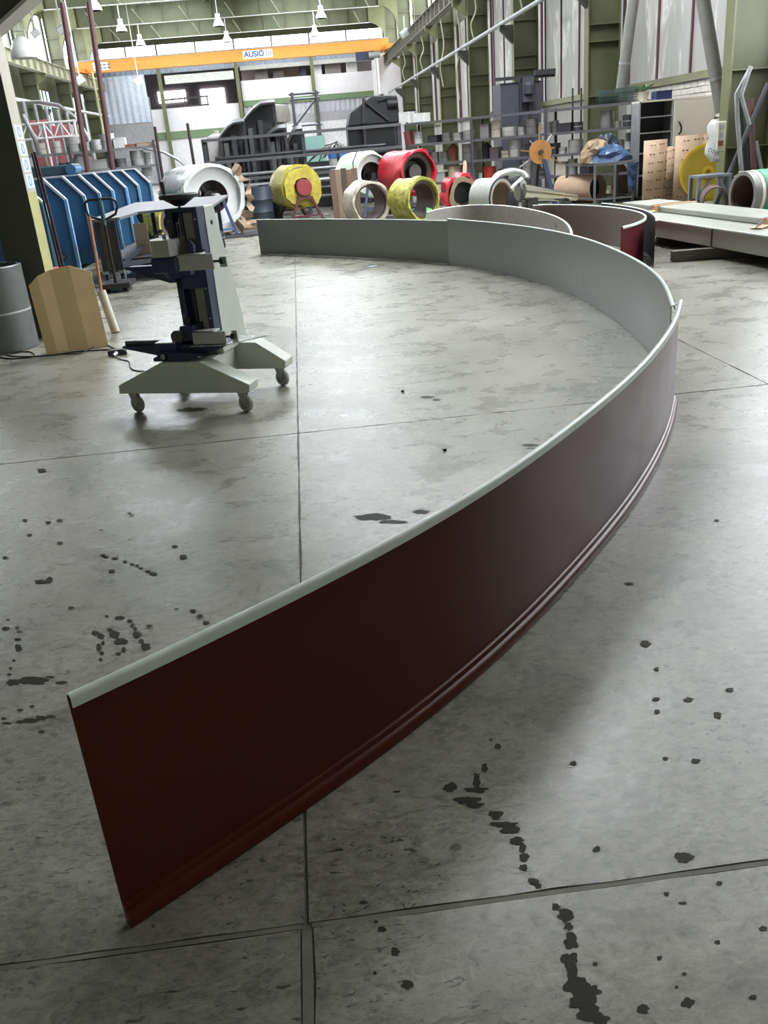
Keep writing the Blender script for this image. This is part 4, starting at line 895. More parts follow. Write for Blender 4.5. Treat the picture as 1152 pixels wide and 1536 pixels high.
coil('wrapped_coil', 'small yellow-olive film wrapped coil on the floor seen under the trolley table', c0, (-.8, .6, 0), .36, .2, .5, wrapm['yg'], core, .07, 71)
# crumpled brown paper on the floor
# pale green, red, cream, yellow-olive, small red
c0 = at(558, 262, 22.2); t, c, d = coil('wrapped_coil', 'pale green film wrapped coil above the cream one, on a dark blue stand', c0, (-.45, 1, 0), .49, .29, .9, wrapm['mint'], cface, .08, 21)
MB().ring(c-d*.07, c+d*.12, .50, .45, 34, .08, 23, 2).build('film_edge', wrapm['mint'], t, smooth=True); MB().cyl(c+d*.2, c+d*.5, .13, n=14).build('hub', dark, t)
R = Vector((d.y, -d.x, 0)).normalized(); MB().bar(c-d*.1-Z3*.02, c+d*.3-Z3*.02, .12).build('shaft_block', dark, t)
MB().tube([c-d*.02+R*(-.5)+Z3*.1, c+d*.1-R*.44+Z3*.3, c+d*.3-R*.2+Z3*.53, c+d*.5+Z3*.58], .012).build('binding_cord', dark, t)
a_stand('coil_stand', 'slate blue stand under the pale green coil', c-d*.12, d, .36, mat('slate_blue', (74, 84, 108), .5), tw=.18, h=c.z-.16)
c0 = at(625, 258, 21.4); t, c, d = coil('wrapped_coil', 'bright red film wrapped coil with a round grey hub', c0, (-.5, 1, 0), .47, .33, .95, wrapm['red'], core, .07, 31)
MB().ring(c-d*.10, c+d*.1, .49, .44, 34, .08, 33, 2).build('film_edge', wrapm['red'], t, smooth=True)
MB().cyl(c+d*.05, c+d*.2, .17, n=24).build('hub_disc', mat('hub_grey', (108, 104, 98), .45, .4), t, smooth=True); MB().cyl(c+d*.2, c+d*.8, .24, n=20).build('hub_drum', black, t)
a_stand('coil_stand', 'dark steel stand under the bright red coil', c-d*.0, d, .34, dark, tw=.18, h=c.z-.2)
c0 = at(556, 305, 19.4); c0.z = .455; t, c, d = coil('wrapped_coil', 'cream film wrapped coil standing on the floor below the pale green one', c0, (-.35, 1, 0), .41, .34, .55, wrapm['cream'], core, .06, 41)
MB().ring(c-d*.06, c+d*.12, .43, .385, 34, .07, 43, 2).build('film_edge', wrapm['cream'], t, smooth=True)
c0 = at(634, 306, 18.9); c0.z = .46; t, c, d = coil('wrapped_coil', 'yellow-olive film wrapped coil on the floor below the red one', c0, (-.55, .9, 0), .41, .33, .6, wrapm['yg'], core, .07, 51)
MB().ring(c-d*.06, c+d*.15, .43, .385, 34, .07, 53, 2).build('film_edge', wrapm['yg'], t, smooth=True)
c0 = at(695, 291, 19.6); c0.z = .46; t, c, d = coil('wrapped_coil', 'small crumpled red film coil with a dark opening and brown paper', c0, (-.1, 1, 0), .38, .22, .5, wrapm['red'], black, .14, 61)
MB().ring(c-d*.08, c+d*.05, .33, .24, 26, .12, 63, 2).build('brown_paper_edge', mat('brown_paper', (184, 132, 100)), t, smooth=True)
MB().cyl(c+d*.15, c+d*.2, .23, n=24).build('hole_shade_disc', black, t)  # black disc stands in for the shade inside the open coil
c0 = at(753, 298, 18.2); c0.z = .40; cc = c0; dd = Vector((-.62, .78, 0)).normalized(); t = thing('steel_coil', 'bare grey steel coil with cardboard core on the floor', 'coil', (c0.x, c0.y, 0))
MB().ring(cc, cc+dd*.55, .385, .31, 40).build('steel_band', steelf, t, smooth=True); MB().ring(cc+dd*.01, cc+dd*.54, .31, .29, 40).build('core_tube', mat('core_cardboard', (142, 118, 100), .8), t, smooth=True)
MB().ring(cc-dd*.006, cc+dd*.02, .392, .365, 40).build('outer_band', dark, t, smooth=True)
# cream tongue behind the small red coil, green scrap
tag(MB().prism([(-.05, 0), (.05, 0), (.035, .45), (.0, .5), (-.04, .47)], (3.62, 19.95, .62), (1, 0, 0), (.1, 0, 1), (0, .02, 0)).build('bent_strip', mat('cream_plastic', (212, 206, 184), .5)), 'cream bent strip sticking up behind the small red coil', 'strip')
p = at(645, 325, 18.2); tag(MB().prism([(-.10, 0), (.12, 0), (.06, .3), (-.04, .34)], (p.x, 18.2, 0), (1, 0, 0), (0, .2, 1), (0, .1, 0)).build('film_scrap', mat('green_film', (120, 206, 120), .4, 0, .1, 9, .4)), 'light green crumpled film behind the arc by the yellow-olive coil', 'film')
# polished cone, metal rings
t = thing('metal_cone', 'long polished metal cone lying behind the curved panels', 'duct', (4.5, 17.4, 0)); a, b = at(780, 288, 17.3), at(864, 296, 18.3)
MB().cyl(a, b, .16, .06, 28).build('cone_shell', mat('polished_metal', (214, 212, 196), .16, .95, .1, 3), t, smooth=True); MB().ring(a-Vector((.02, 0, 0)), a+Vector((.03, 0, 0)), .17, .12, 28).build('end_collar', dark, t)
for f_ in (.2, .8): p = a.lerp(b, f_); MB().bb(p.x-.1, p.x+.1, p.y-.1, p.y+.1, 0, p.z-.09).build('trestle', dark, t)
p = at(766, 270, 18.9); t = thing('duct_elbow', 'curved bright metal duct ring above the steel coil', 'duct', (p.x, p.y, 0))
pts = [p+Vector((cos(a)*.34, .1*sin(a), sin(a)*.16)) for a in [k*pi/10 for k in range(0, 11)]]
MB().tube(pts, .07, 14).build('bent_pipe', alu, t, smooth=True); MB().bb(p.x-.34, p.x-.2, p.y-.1, p.y+.1, 0, p.z-.02).build('support_block', dark, t); MB().bb(p.x+.25, p.x+.36, p.y-.1, p.y+.1, 0, p.z-.02).build('support_block', dark, t)
a, b = at(768, 286, 18.0), at(786, 270, 18.0); t = thing('duct_piece', 'short open bright metal duct leaning between coil and cone', 'duct', (a.x, 18, 0))
MB().ring(a, b, .085, .078, 20).build('duct_shell', alu, t, smooth=True); MB().bb(a.x-.1, a.x+.1, 17.9, 18.1, 0, a.z-.03).build('support_block', dark, t)

# ================================================================ WOOD, DRUMS AND PIPE RACK
wd_ = [mat('weathered_board_%d' % k, c_, .8, 0, .2, 5, stretch=(8, 8, 1)) for k, c_ in enumerate(((112, 92, 78), (142, 120, 98), (84, 68, 60), (128, 98, 76)))]
for k, (px, w) in enumerate(((502, .14), (510, .11), (519, .13), (527, .11), (535, .14))):
    p = at(px, 300, 21.0+.03*k); o = MB().bar((p.x+.03, p.y, 0), (p.x, p.y+.12, 1.10+.02*(k % 3)), w, .04, up=(0, 1, 0)).build('upright_board', wd_[k % 4], bevel=.004)
    tag(o, '%s of the weathered wooden boards standing left of the cream coil, counted from the left' % ORD[k], 'board', 'boards standing beside the cream coil')
def barrel(x, y, r, h, label, m):
    t = thing('oil_drum', label, 'drum', (x, y, 0), 'drums under the pipe rack')
    MB().lathe([(r*.97, 0), (r, .02), (r, h*.32), (r*1.03, h*.335), (r, h*.35), (r, h*.65), (r*1.03, h*.665), (r, h*.68), (r, h-.02), (r*.98, h), (r*.94, h), (r*.94, h-.03), (0, h-.03)], (x, y, 0), 28).build('drum_shell', m, t, smooth=True)
    MB().cyl((x+.1, y-.1, h-.03), (x+.1, y-.1, h+.01), .04, n=10).build('bung', dark, t)
p = at(392, 310, 22.6); drumm = mat('drum_slate', (52, 62, 74), .45, 0, .1, 5)
barrel(p.x, 22.6, .29, .86, 'dark slate oil drum left of the yellow wrapped coil', drumm); p = at(405, 310, 22.9); barrel(p.x, 23.7, .28, .86, 'second dark oil drum partly hidden by the red-brown stand', drumm)
rk = mat('rack_steel', (74, 74, 80), .45, .3, .15, 6); rkl = mat('rack_steel_light', (104, 104, 108), .4, .4, .12, 6)
t = thing('pipe_rack', 'long dark steel rack holding tubes in front of the black vehicle shells', 'rack', (.25, 24.4, 0))
for px in (304, 455, 600):
    x = at(px, 210, 24.2).x; MB().bb(x-.04, x+.04, 24.15, 24.23, 0, 2.03).build('post', rk, t); MB().bb(x-.04, x+.04, 24.85, 24.93, 0, 2.03).build('post', rk, t)
    for z in (.5, 1.1, 1.5, 2.0): MB().bar((x, 24.2, z), (x, 24.9, z), .05).build('arm', rk, t)
x0, x1 = at(304, 210, 24.2).x, at(600, 188, 24.2).x
for z in (2.0, 1.47, 1.02): MB().bb(x0, x1, 24.1, 24.15, z-.035, z+.035).build('rail', rkl, t)
for k in range(15):
    z = (.42, .62, .82, 1.10, 1.53)[k % 5]; y = 24.45+.13*(k//5); x = x0+.15*(k % 3); r = random.choice((.035, .045, .05))
    o = MB().cyl((x+random.uniform(0, .5), y, z+r*0+.02), (x1-random.uniform(.1, 1.4), y, z+.02), r, n=10).build('steel_tube', random.choice((rk, rkl, galv)), smooth=True)
    tag(o, '%s steel tube of the %s layer in the long pipe rack' % (['front', 'middle', 'back'][k//5], ['lowest', 'second lowest', 'central', 'upper', 'topmost'][k % 5]), 'tube', '%s layer of tubes in the long pipe rack' % ['lowest', 'second lowest', 'middle', 'upper', 'topmost'][k % 5])
for k in range(5):
    p = fl(385, 358-k*4); o = MB().bar((p.x-.9+.2*k, 19.3+.28*k, .03), (p.x+3.4, 19.6+.28*k, .03), .09, .05, up=(0, 0, 1)).build('flat_bar', [rkl, dark, rk, rkl, dark][k]); tag(o, '%s flat bar from the front lying on the floor behind the far left panel' % ORD[k], 'bar', 'flat bars on the floor behind the far left panel')
# blue capped drum and turquoise panel behind the rack
p = at(506, 225, 26.0); t = thing('plastic_tank', 'grey tank with bright blue top behind the pipe rack', 'tank', (p.x, 26, 0)); MB().cyl((p.x, 26, 0), (p.x, 26, 1.32), .26, n=24).build('tank_body', offw, t, smooth=True); MB().cyl((p.x, 26, 1.32), (p.x, 26, 1.56), .27, n=24).build('blue_top', mat('bright_blue', (64, 128, 206), .5), t, smooth=True); MB().bb(p.x-.04, p.x+.04, 25.71, 25.75, 0, 1.45).build('strap', dark, t)
p = at(464, 225, 28.5); tag(MB().bb(p.x-.62, p.x+.5, 28.5, 28.55, 0, 1.95).build('turquoise_sheet', mat('turquoise_glass', (158, 200, 188), .3, 0, .1, 1)), 'turquoise sheet standing between the black shells and the black machine', 'sheet')
MB
# ---- stacked black vehicle shells standing on end
shellm = mat('shell_black_plastic', (66, 66, 70), .5, 0, .3, 3); shl2 = mat('shell_grey_plastic', (92, 92, 92), .5, 0, .2, 2)
def shell(label, px0, px1, Y, ztop, curve, m, dz=0):
    a, b = at(px0, 220, Y).x, at(px1, 220, Y).x; w = b-a; t = thing('body_shell', label, 'vehicle shell', ((a+b)/2, Y, 0), 'vehicle shells stacked behind the pipe rack')
    out = [(0, 0), (w, 0)] + [(w*(1-f), ztop-curve*max(0, f-.35)**1.5*2) for f in (0, .2, .4, .6, .8, 1)]
    MB().prism(out, (a, Y, 0), (1, 0, 0), (0, 0, 1), (0, .06, 0)).build('back_skin', m, t)
    # curved hood projecting toward the viewer along the top
    arc = [(w*(1-f), ztop-curve*max(0, f-.35)**1.5*2) for f in (0, .2, .4, .6, .8, 1)]
    q = []
    for x, z in arc: q += [Vector((a+x, Y-.5, z-.10)), Vector((a+x, Y+.06, z)), Vector((a+x, Y+.06, z+.05)), Vector((a+x, Y-.53, z-.05))]
    n = len(arc); MB().add(q, [(4*i+j, 4*i+(j+1) % 4, 4*i+4+(j+1) % 4, 4*i+4+j) for i in range(n-1) for j in range(4)] + [(0, 1, 2, 3), (4*n-4, 4*n-3, 4*n-2, 4*n-1)]).build('hood', shl2, t, smooth=True)
    for xx in (a+.03, b-.03): MB().bb(xx-.035, xx+.035, Y-.5, Y, 0, ztop-curve*.55-.2).build('side_wall', m, t)
    for f in (.2, .5, .8): MB().bb(a+w*f-.07, a+w*f+.07, Y-.22, Y, 0, ztop-curve-.12-.1*sin(9*f)).build('rib', shl2 if f == .2 else m, t, bevel=.02)
    MB().bb(a+w*.32, a+w*.75, Y-.06, Y-.01, ztop*.55, ztop*.72).build('window_opening', black, t)
    for z in (.8, 1.6): MB().bb(a+.06, b-.06, Y-.1, Y, z, z+.06).build('crease', m, t)
    return t
shell('black plastic vehicle shell at the left of the stack, with a sloping hood', 332, 372, 27.2, 2.5, .35, shellm)
shell('tallest black vehicle shell with a broad grey hood in the middle of the stack', 368, 420, 27.8, 2.95, .45, shellm)
shell('rounded black vehicle shell right of the tallest one', 403, 432, 26.9, 2.25, .15, shellm)
shell('rightmost black vehicle shell curving down beside the turquoise sheet', 430, 456, 27.4, 2.2, .4, shellm)
p = at(412, 165, 28.6); tag(MB().lathe([(.12, 0), (.42, .05), (.46, .3), (.4, .5), (.1, .55)], (p.x, 28.6, 2.35), 20).bb(p.x-.3, p.x+.3, 28.3, 28.9, 0, 2.4).build('moulded_tub', mat('beige_tub', (150, 146, 136), .6), smooth=True), 'beige moulded tub on top behind the tallest shell', 'tub')
p = at(326, 215, 27.6); t = thing('white_tank', 'white rounded tank left of the black shells', 'tank', (p.x, 27.6, 0)); MB().lathe([(.3, 0), (.32, .1), (.32, 1.9), (.26, 2.15), (.1, 2.22)], (p.x, 27.6, 0), 24).build('tank_body', white, t, smooth=True); MB().cyl((p.x, 27.6, 2.2), (p.x, 27.6, 2.3), .09, n=14).build('cap', offw, t)
# ---- black machine behind the rack at the shelf end
t = thing('black_press', 'large black machine with a boxed top behind the pipe rack end', 'machine', (2.35, 27.5, 0))
a, b = at(521, 180, 27).x, at(598, 180, 27).x
MB().bb(a, b, 27.2, 28.2, 0, 2.1).build('body', black, t, bevel=.03); MB().prism([(0, 2.1), (b-a+.05, 2.1), (b-a, 2.80), (.75, 2.85), (.1, 2.45)], (a, 27.0, 0), (1, 0, 0), (0, 0, 1), (0, 1.2, 0)).build('boxed_top', blk2, t, bevel=.04)
MB().bar((a+.45, 26.95, 2.15), (a+.5, 26.95, 2.8), .08).bar((a+.5, 26.95, 2.75), (b-.3, 26.95, 2.2), .06).bar((a+.9, 26.95, 2.72), (b-.2, 26.95, 2.78), .05).build('frame', dark, t)
MB().bb(a+.42, a+.5, 26.95, 27.2, 0, 2.1).build('post', dark, t); MB().bb(a+.5, b-.1, 27.05, 27.2, 1.35, 1.45).build('rail', dark, t); MB().cyl((b-.3, 27, 2.6), (b+.0, 27, 2.6), .13, n=16).build('motor', blk2, t, smooth=True)
p = at(497, 225, 27.2); t = thing('scrap_heap', 'heap of bent metal rods beside the turquoise sheet', 'scrap', (p.x-.3, 27.4, 0))
for k in range(14): MB().tube([Vector((p.x-.7+.08*k, 27.3, 1.25+.05*(k % 4))), Vector((p.x-.4+.06*k, 27.2, 1.5+.04*(k % 5))), Vector((p.x+.2, 27.3, 1.68+.03*(k % 3)))], .018, 5).build('bent_rod', galv if k % 2 else dark, t)
MB().bb(p.x-.72, p.x+.5, 27.1, 27.8, 0, 1.25).build('bin', blk2, t)
t = thing('scaffold_frame', 'bare grey tube frame standing behind the turquoise sheet', 'frame', (0, 30, 0))
a, b = at(442, 180, 30).x, at(478, 180, 30).x
for x in (a, b): MB().cyl((x, 30, 0), (x, 30, 3.25), .05, n=10).build('post', rkl, t)
for z in (3.2, 3.05, 2.3): MB().cyl((a-.1, 30, z), (b+.1, 30, z), .035, n=8).build('rail', rkl, t)
MB().cyl((a, 30, 2.3), (b, 30, 3.05), .03, n=8).build('brace', rkl, t)

# ================================================================ LONG SHELVING WITH CANS
SA, SB = Vector((2.95, 24.0, 0)), Vector((7.75, 20.3, 0)); sd = (SB-SA).normalized(); sn = Vector((-sd.y, sd.x, 0)); sn = sn if sn.y > 0 else -sn
LV = [2.0, 1.50, 1.03, .56, .08]
def onshelf(px, py, back=.25):
    d_ = ray(px, py); t_ = ((SA+sn*back) - EYE).dot(sn)/d_.dot(sn); q = EYE+d_*t_; return q
t = thing('long_shelving', 'long grey steel shelving filled with cans and boxes along the right side', 'shelving', tuple(SA.lerp(SB, .5)))
L_ = (SB-SA).length
for z in LV:
    a = SA+sn*.3; b = SB+sn*.3; MB().bar((a.x, a.y, z-.02), (b.x, b.y, z-.02), .62, .03, up=(0, 0, 1)).build('shelf_board', rk, t)
    MB().bar((SA.x, SA.y, z-.02), (SB.x, SB.y, z-.02), .03, .06, up=(0, 0, 1)).build('front_rail', rkl, t)
for f in (0, .30, .62, .98):
    for bk in (0, .6):
        q = SA.lerp(SB, f)+sn*bk; MB().bb(q.x-.03, q.x+.03, q.y-.03, q.y+.03, 0, 2.03).build('post', rk, t)
canm = [mat('can_grey', (150, 150, 150), .35, .5, .1, 8), mat('can_light', (186, 186, 182), .4, .3, .08, 8), mat('can_dark', (100, 100, 104), .4, .5, .1, 8), mat('can_cream', (196, 190, 172), .5), mat('can_white', (216, 216, 214), .5), mat('can_red', (186, 64, 52), .5), mat('box_black', (44, 44, 50), .6), mat('box_beige', (176, 160, 140), .7), mat('bag_brown', (150, 92, 72), .6, 0, .2, 6, .4)]
cname = ['grey', 'light grey', 'dark grey', 'cream', 'white', 'red', 'black', 'beige', 'brown']
def item(kind, q, w, h, ci, label, grp, y_axis):
    m = canm[ci]; lname = {'can': 'metal_can', 'box': 'storage_box', 'stack': 'can_stack', 'bag': 'plastic_bag', 'pail': 'pail', 'tape': 'metal_reel'}[kind]
    t = thing(lname, label, {'can': 'can', 'box': 'box', 'stack': 'can', 'bag': 'bag', 'pail': 'bucket', 'tape': 'reel'}[kind], tuple(q), grp)
    r = w/2
    if kind in ('can', 'tape'):
        MB().lathe([(r*.97, 0), (r, .01), (r, h*.93), (r*1.02, h*.95), (r*1.02, h-.005), (r*.95, h), (r*.93, h-.015), (0, h-.015)], q, 20).build('can_body', m, t, smooth=True)
        MB().ring(q+Z3*h*.48, q+Z3*(h*.48+.012), r*1.015, r*.98, 20).build('seam_band', canm[(ci+2) % 3], t, smooth=True)
    elif kind == 'stack':
        MB().lathe([(r*.97, 0), (r, .01), (r, h*.48), (r*.96, h*.49)], q, 20).build('lower_can', m, t, smooth=True); MB().lathe([(r*.95, h*.5), (r, h*.51), (r, h*.98), (r*.95, h)], q, 20).build('upper_can', canm[7] if ci == 7 else m, t, smooth=True)
    elif kind == 'pail':
        MB().lathe([(r*.82, 0), (r*1.0, h*.95), (r*1.05, h*.96), (r*1.05, h), (r*.9, h)], q, 20).build('pail_body', m, t, smooth=True); MB().tube([q+Vector((-r, 0, h*.9)), q+Vector((-r*.6, -r*.8, h*.6)), q+Vector((r*.6, -r*.8, h*.6)), q+Vector((r, 0, h*.9))], .006, 5).build('handle', dark, t)
    elif kind == 'box':
        a_ = math.atan2(y_axis.y, y_axis.x); MB().box(q+Z3*h*.46, (w, .3, h*.92), a_).build('box_body', m, t, bevel=.006); MB().box(q+Z3*h*.96, (w*1.03, .31, h*.08), a_).build('lid', m, t, bevel=.004)
    else:
        b = MB(); n = 12; rows = [(r*.5, 0), (r*.9, h*.2), (r*1.0, h*.5), (r*.95, h*.75), (r*.35, h*.95), (r*.15, h)]
        for k, (rr, z) in enumerate(rows):
            for i in range(n): a_ = 2*pi*i/n; s_ = rr*(1+.35*noise.noise(q*3+Vector((cos(a_)*2, sin(a_)*2, z*7)))); b.v.append(q+Vector((cos(a_)*s_, sin(a_)*s_*.7, z)))
        for k in range(len(rows)-1):
            for i in range(n): b.f.append((k*n+i, k*n+(i+1) % n, (k+1)*n+(i+1) % n, (k+1)*n+i))
        b.f += [tuple(range(n))[::-1], tuple(range((len(rows)-1)*n, len(rows)*n))]; b.build('bag_body', m, t, smooth=True)
    return t
# (px, level, width px, height px, kind, colour)
ITEMS = [(612, 0, 17, 15, 'box', 4), (634, 0, 18, 12, 'box', 4), (614, 1, 13, 17, 'pail', 5), (629, 1, 12, 16, 'can', 4), (653, 1, 14, 10, 'box', 6), (671, 1, 14, 12, 'can', 0), (688, 1, 14, 11, 'can', 1), (704, 1, 16, 13, 'can', 1),
 (731, 1, 13, 19, 'box', 0), (746, 1, 16, 22, 'can', 3), (765, 1, 21, 13, 'can', 1), (783, 1, 11, 12, 'can', 1), (799, 1, 17, 21, 'can', 0), (818, 1, 18, 15, 'can', 1), (833, 1, 10, 16, 'can', 0), (849, 1, 20, 12, 'box', 6), (867, 1, 14, 12, 'can', 2),
 (910, 1, 19, 23, 'stack', 0), (926, 1, 8, 9, 'tape', 1), (943, 1, 19, 16, 'can', 2),
 (614, 2, 14, 7, 'box', 4), (637, 2, 19, 18, 'box', 1), (653, 2, 13, 14, 'can', 0), (667, 2, 12, 14, 'can', 0), (681, 2, 14, 24, 'bag', 8), (705, 2, 21, 22, 'can', 0), (731, 2, 13, 22, 'bag', 6), (745, 2, 13, 15, 'box', 2), (759, 2, 14, 10, 'can', 3), (773, 2, 16, 23, 'stack', 1),
 (800, 2, 18, 16, 'box', 6), (830, 2, 15, 15, 'box', 6), (844, 2, 12, 9, 'can', 4), (863, 2, 21, 18, 'can', 1), (895, 2, 14, 12, 'box', 2), (930, 2, 10, 14, 'can', 4), (943, 2, 12, 22, 'stack', 4),
 (652, 3, 10, 17, 'can', 3), (665, 3, 14, 13, 'box', 1), (684, 3, 22, 21, 'stack', 7), (708, 3, 20, 25, 'can', 0), (735, 3, 19, 17, 'pail', 5), (755, 3, 15, 13, 'can', 2), (770, 3, 15, 15, 'can', 1), (791, 3, 13, 22, 'pail', 4), (815, 3, 13, 12, 'can', 2), (844, 3, 15, 18, 'box', 3), (859, 3, 14, 21, 'can', 1), (880, 3, 14, 14, 'box', 6),
 (740, 4, 20, 16, 'box', 6), (715, 4, 18, 12, 'box', 2), (835, 4, 18, 16, 'box', 6), (870, 4, 20, 18, 'box', 6), (660, 4, 22, 10, 'box', 6)]
lvn = ['top', 'second', 'third', 'fourth', 'lowest']; kn = {'can': 'metal can', 'box': 'box', 'stack': 'stacked cans', 'bag': 'bundled bag', 'pail': 'pail', 'tape': 'small reel'}
byl = {}
for it in sorted(ITEMS): byl.setdefault(it[1], []).append(it)
def nth(i, n): return 'leftmost' if i == 0 else ('rightmost' if i == n-1 else (ORD[i] + ' from the left' if i < 9 else ORD[n-1-i] + ' from the right'))
for lv, lst in byl.items():
    for i, (px, _, w, h, kd, ci) in enumerate(lst):
        yy = 200+ (LV[0]-LV[lv])*50; q = onshelf(px, yy); q.z = LV[lv]-.004; s = mpp(q.y)
        item(kd, q, w*s*.98, h*s*.98, ci, '%s %s, %s on %s shelf of the long shelving' % (cname[ci], kn[kd], nth(i, len(lst)), lvn[lv]), 'cans and boxes on the %s shelf of the long shelving' % lvn[lv], sd)
# ---- dark hopper cabinet behind the shelves
p = at(781, 150, 25.2); t = thing('dark_hopper', 'tall dark grey cabinet with a beam across its top behind the shelving', 'cabinet', (p.x, 25.6, 0)); hm = mat('hopper_grey', (66, 66, 74), .55)
a, b = at(751, 150, 25.2).x, at(812, 150, 25.2).x
MB().bb(a, b, 25.2, 26.2, 0, 2.80).build('body', hm, t, bevel=.01); MB().bb(a+.5, a+.56, 25.12, 25.2, .2, 2.9).bb(a+.75, a+.82, 25.12, 25.2, .2, 2.9).build('stile', dark, t)
MB().bb(a-.15, b+.35, 25.1, 25.18, 2.86, 2.94).bb(a+.9, b+.35, 25.05, 25.12, 2.92, 3.05).build('top_beam', dark, t); MB().lathe([(.04, 0), (.12, .05), (.12, .25), (.05, .32)], ((a+b)/2+.15, 25.0, 2.45), 14).build('valve', hm, t, smooth=True); MB().bb((a+b)/2, (a+b)/2+.3, 25.0, 25.2, 2.3, 2.9).build('bracket', hm, t)
# tall mesh rods standing behind the shelf
for k, (px, py) in enumerate(((860, 132), (873, 132))):
    p = at(px, py, 21.9); tag(MB().cyl((p.x, 21.95, 0), (p.x, 21.95, p.z), .022, n=8).build('upright_rod', dark), '%s thin dark rod standing up behind the shelving near the nearest row of cans' % ('left' if k == 0 else 'right'), 'rod')
# green mesh roll, plant, blue box on top
p = onshelf(925, 155); t = thing('mesh_roll', 'roll of dark green wire mesh lying on top of the shelving', 'mesh roll', (p.x, p.y, 2.0)); gm = mat('green_mesh', (40, 66, 60), .6)
for k in range(26):
    f = -.42+.84*k/25; c = Vector((p.x, p.y, 2.155))+sd*f; mb = MB()
    for j in range(1): mb.tube([c+(sn*cos(a)+Z3*sin(a))*.15+sd*.018*sin(3*a) for a in [2*pi*m/14 for m in range(14)]], .007, 4, True)
    mb.build('mesh_ring', gm, t)
mb = MB()
for j in range(18): a = 2*pi*j/18; r_ = sn*cos(a)*.15+Z3*sin(a)*.15; mb.bar(Vector((p.x, p.y, 2.155))-sd*.43+r_, Vector((p.x, p.y, 2.155))+sd*.43+r_, .010)
mb.build('mesh_wires', gm, t, kind='stuff')

# ---- cabinet with open shelves and closed door
t = thing('steel_cabinet', 'large grey steel cabinet with open shelves on the left and a closed door', 'cabinet', (8.2, 19.8, 0)); cg = mat('cabinet_beige_grey', (204, 198, 182), .5, 0, .05, 2); ci_ = mat('cabinet_inside', (54, 58, 64), .6)
X0, X1 = 7.37, 9.02; xm = 8.10
MB().bb(X0, X1, 20.05, 20.08, .05, 1.97).build('back', ci_, t)
for x in (X0+.015, xm, X1-.015): MB().bb(x-.015, x+.015, 19.6, 20.05, .05, 1.97).build('side', cg if x > 8.5 else galv, t)
MB().bb(X0, X1, 19.6, 20.08, 1.95, 1.985).build('top', cg, t); MB().bb(X0, X1, 19.6, 20.08, 0, .07).build('plinth', dark, t)
for z in (.5, .95, 1.35, 1.66): MB().bb(X0+.03, xm-.015, 19.60, 20.05, z-.012, z+.012).build('shelf', galv, t)
dr = MB().bb(xm+.02, X1-.01, 19.57, 19.6, .09, 1.94).build('door', cg, t, bevel=.004)
MB().tube([(xm+.13, 19.56, 1.52), (xm+.13, 19.52, 1.50), (xm+.17, 19.51, 1.42), (xm+.17, 19.52, 1.32), (xm+.14, 19.56, 1.28)], .018, 8).build('handle', black, dr, smooth=True)
t = thing('potted_plant', 'small green plant in a cream pot on the cabinet corner', 'plant', (7.52, 19.8, 1.985))
MB().lathe([(.08, 0), (.11, .17), (.12, .18), (.09, .18)], (7.52, 19.8, 1.985), 16).build('pot', canm[3], t, smooth=True)
for k in range(16):
    a = k*2.4; l_ = .14+.05*(k % 3); o_ = Vector((7.52, 19.8, 2.16)); e = Vector((cos(a)*l_*1.1, sin(a)*l_*.7, .10+.05*(k % 2))); w_ = Vector((-sin(a), cos(a), 0))*.035
    MB().add([o_, o_+e*.5+w_+Z3*.03, o_+e, o_+e*.5-w_+Z3*.03], [(0, 1, 2, 3)]).build('leaf', mat('leaf_green', (110, 146, 106), .5, 0, .2, 9), t)
t = item('box', Vector((7.92, 19.8, 1.985)), .34, .17, 6, 'dark blue storage box on the cabinet beside the potted plant', 'boxes on the cabinet', Vector((1, 0, 0)))
for ch in t.children: ch.data.materials[0] = mat('storage_blue', (44, 54, 96), .4)

# ---- upright rolls of printed cardboard
pk = mat('printed_kraft', (178, 152, 128), .8, 0, .08, 6); ink = mat('brown_ink', (96, 62, 44), .7)
def cardroll(px, Y, w, h, label, closed=True):
    x = at(px, 270, Y).x; t = thing('cardboard_roll', label, 'cardboard roll', (x, Y, 0), 'upright rolls of printed cardboard')
    r = w/2; n = 20; q = []; pts = []
    for k in range(n+1): a = pi*1.05+ (pi*1.85)*k/n; rr = r*(1-.10*k/n); pts.append((cos(a)*rr, sin(a)*rr*.62))
    b = MB(); 
    for x_, y_ in pts: b.v += [Vector((x+x_, Y+y_, 0)), Vector((x+x_, Y+y_, h))]
    b.f = [(2*k, 2*k+1, 2*k+3, 2*k+2) for k in range(n)]
    o = b.build('rolled_sheet', pk, t, smooth=True); md = o.modifiers.new('thick', 'SOLIDIFY'); md.thickness = .008
    pr = MB()
    for j in range(7):
        z = h*.08 + j*h*.14
        for k in range(3):
            for seg in range(2):
                a = pi*(1.20+.24*k+.085*seg)+.05*j; rr = r*.995; p0 = Vector((x+cos(a)*rr, Y+sin(a)*rr*.62-.006, z+.012*k)); a2 = a+.16; p1 = Vector((x+cos(a2)*rr, Y+sin(a2)*rr*.62-.006, z+.012*k+.004))
                pr.bar(p0, p1, .003, .016+.008*((j+k) % 2), up=(0, 0, 1))
    pr.build('print_line', ink, t, kind='stuff')
    return t
cardroll(981, 18.7, .52, 1.22, 'upright printed cardboard roll left of the narrow dark gap')
cardroll(1030, 18.5, .60, 1.26, 'widest upright printed cardboard roll, left of the yellow disc')
cardroll(1052, 19.0, .34, 1.24, 'upright cardboard roll half hidden behind the widest one')
cardroll(1004, 19.1, .22, 1.06, 'narrow brown cardboard roll in the gap between the two wide ones')
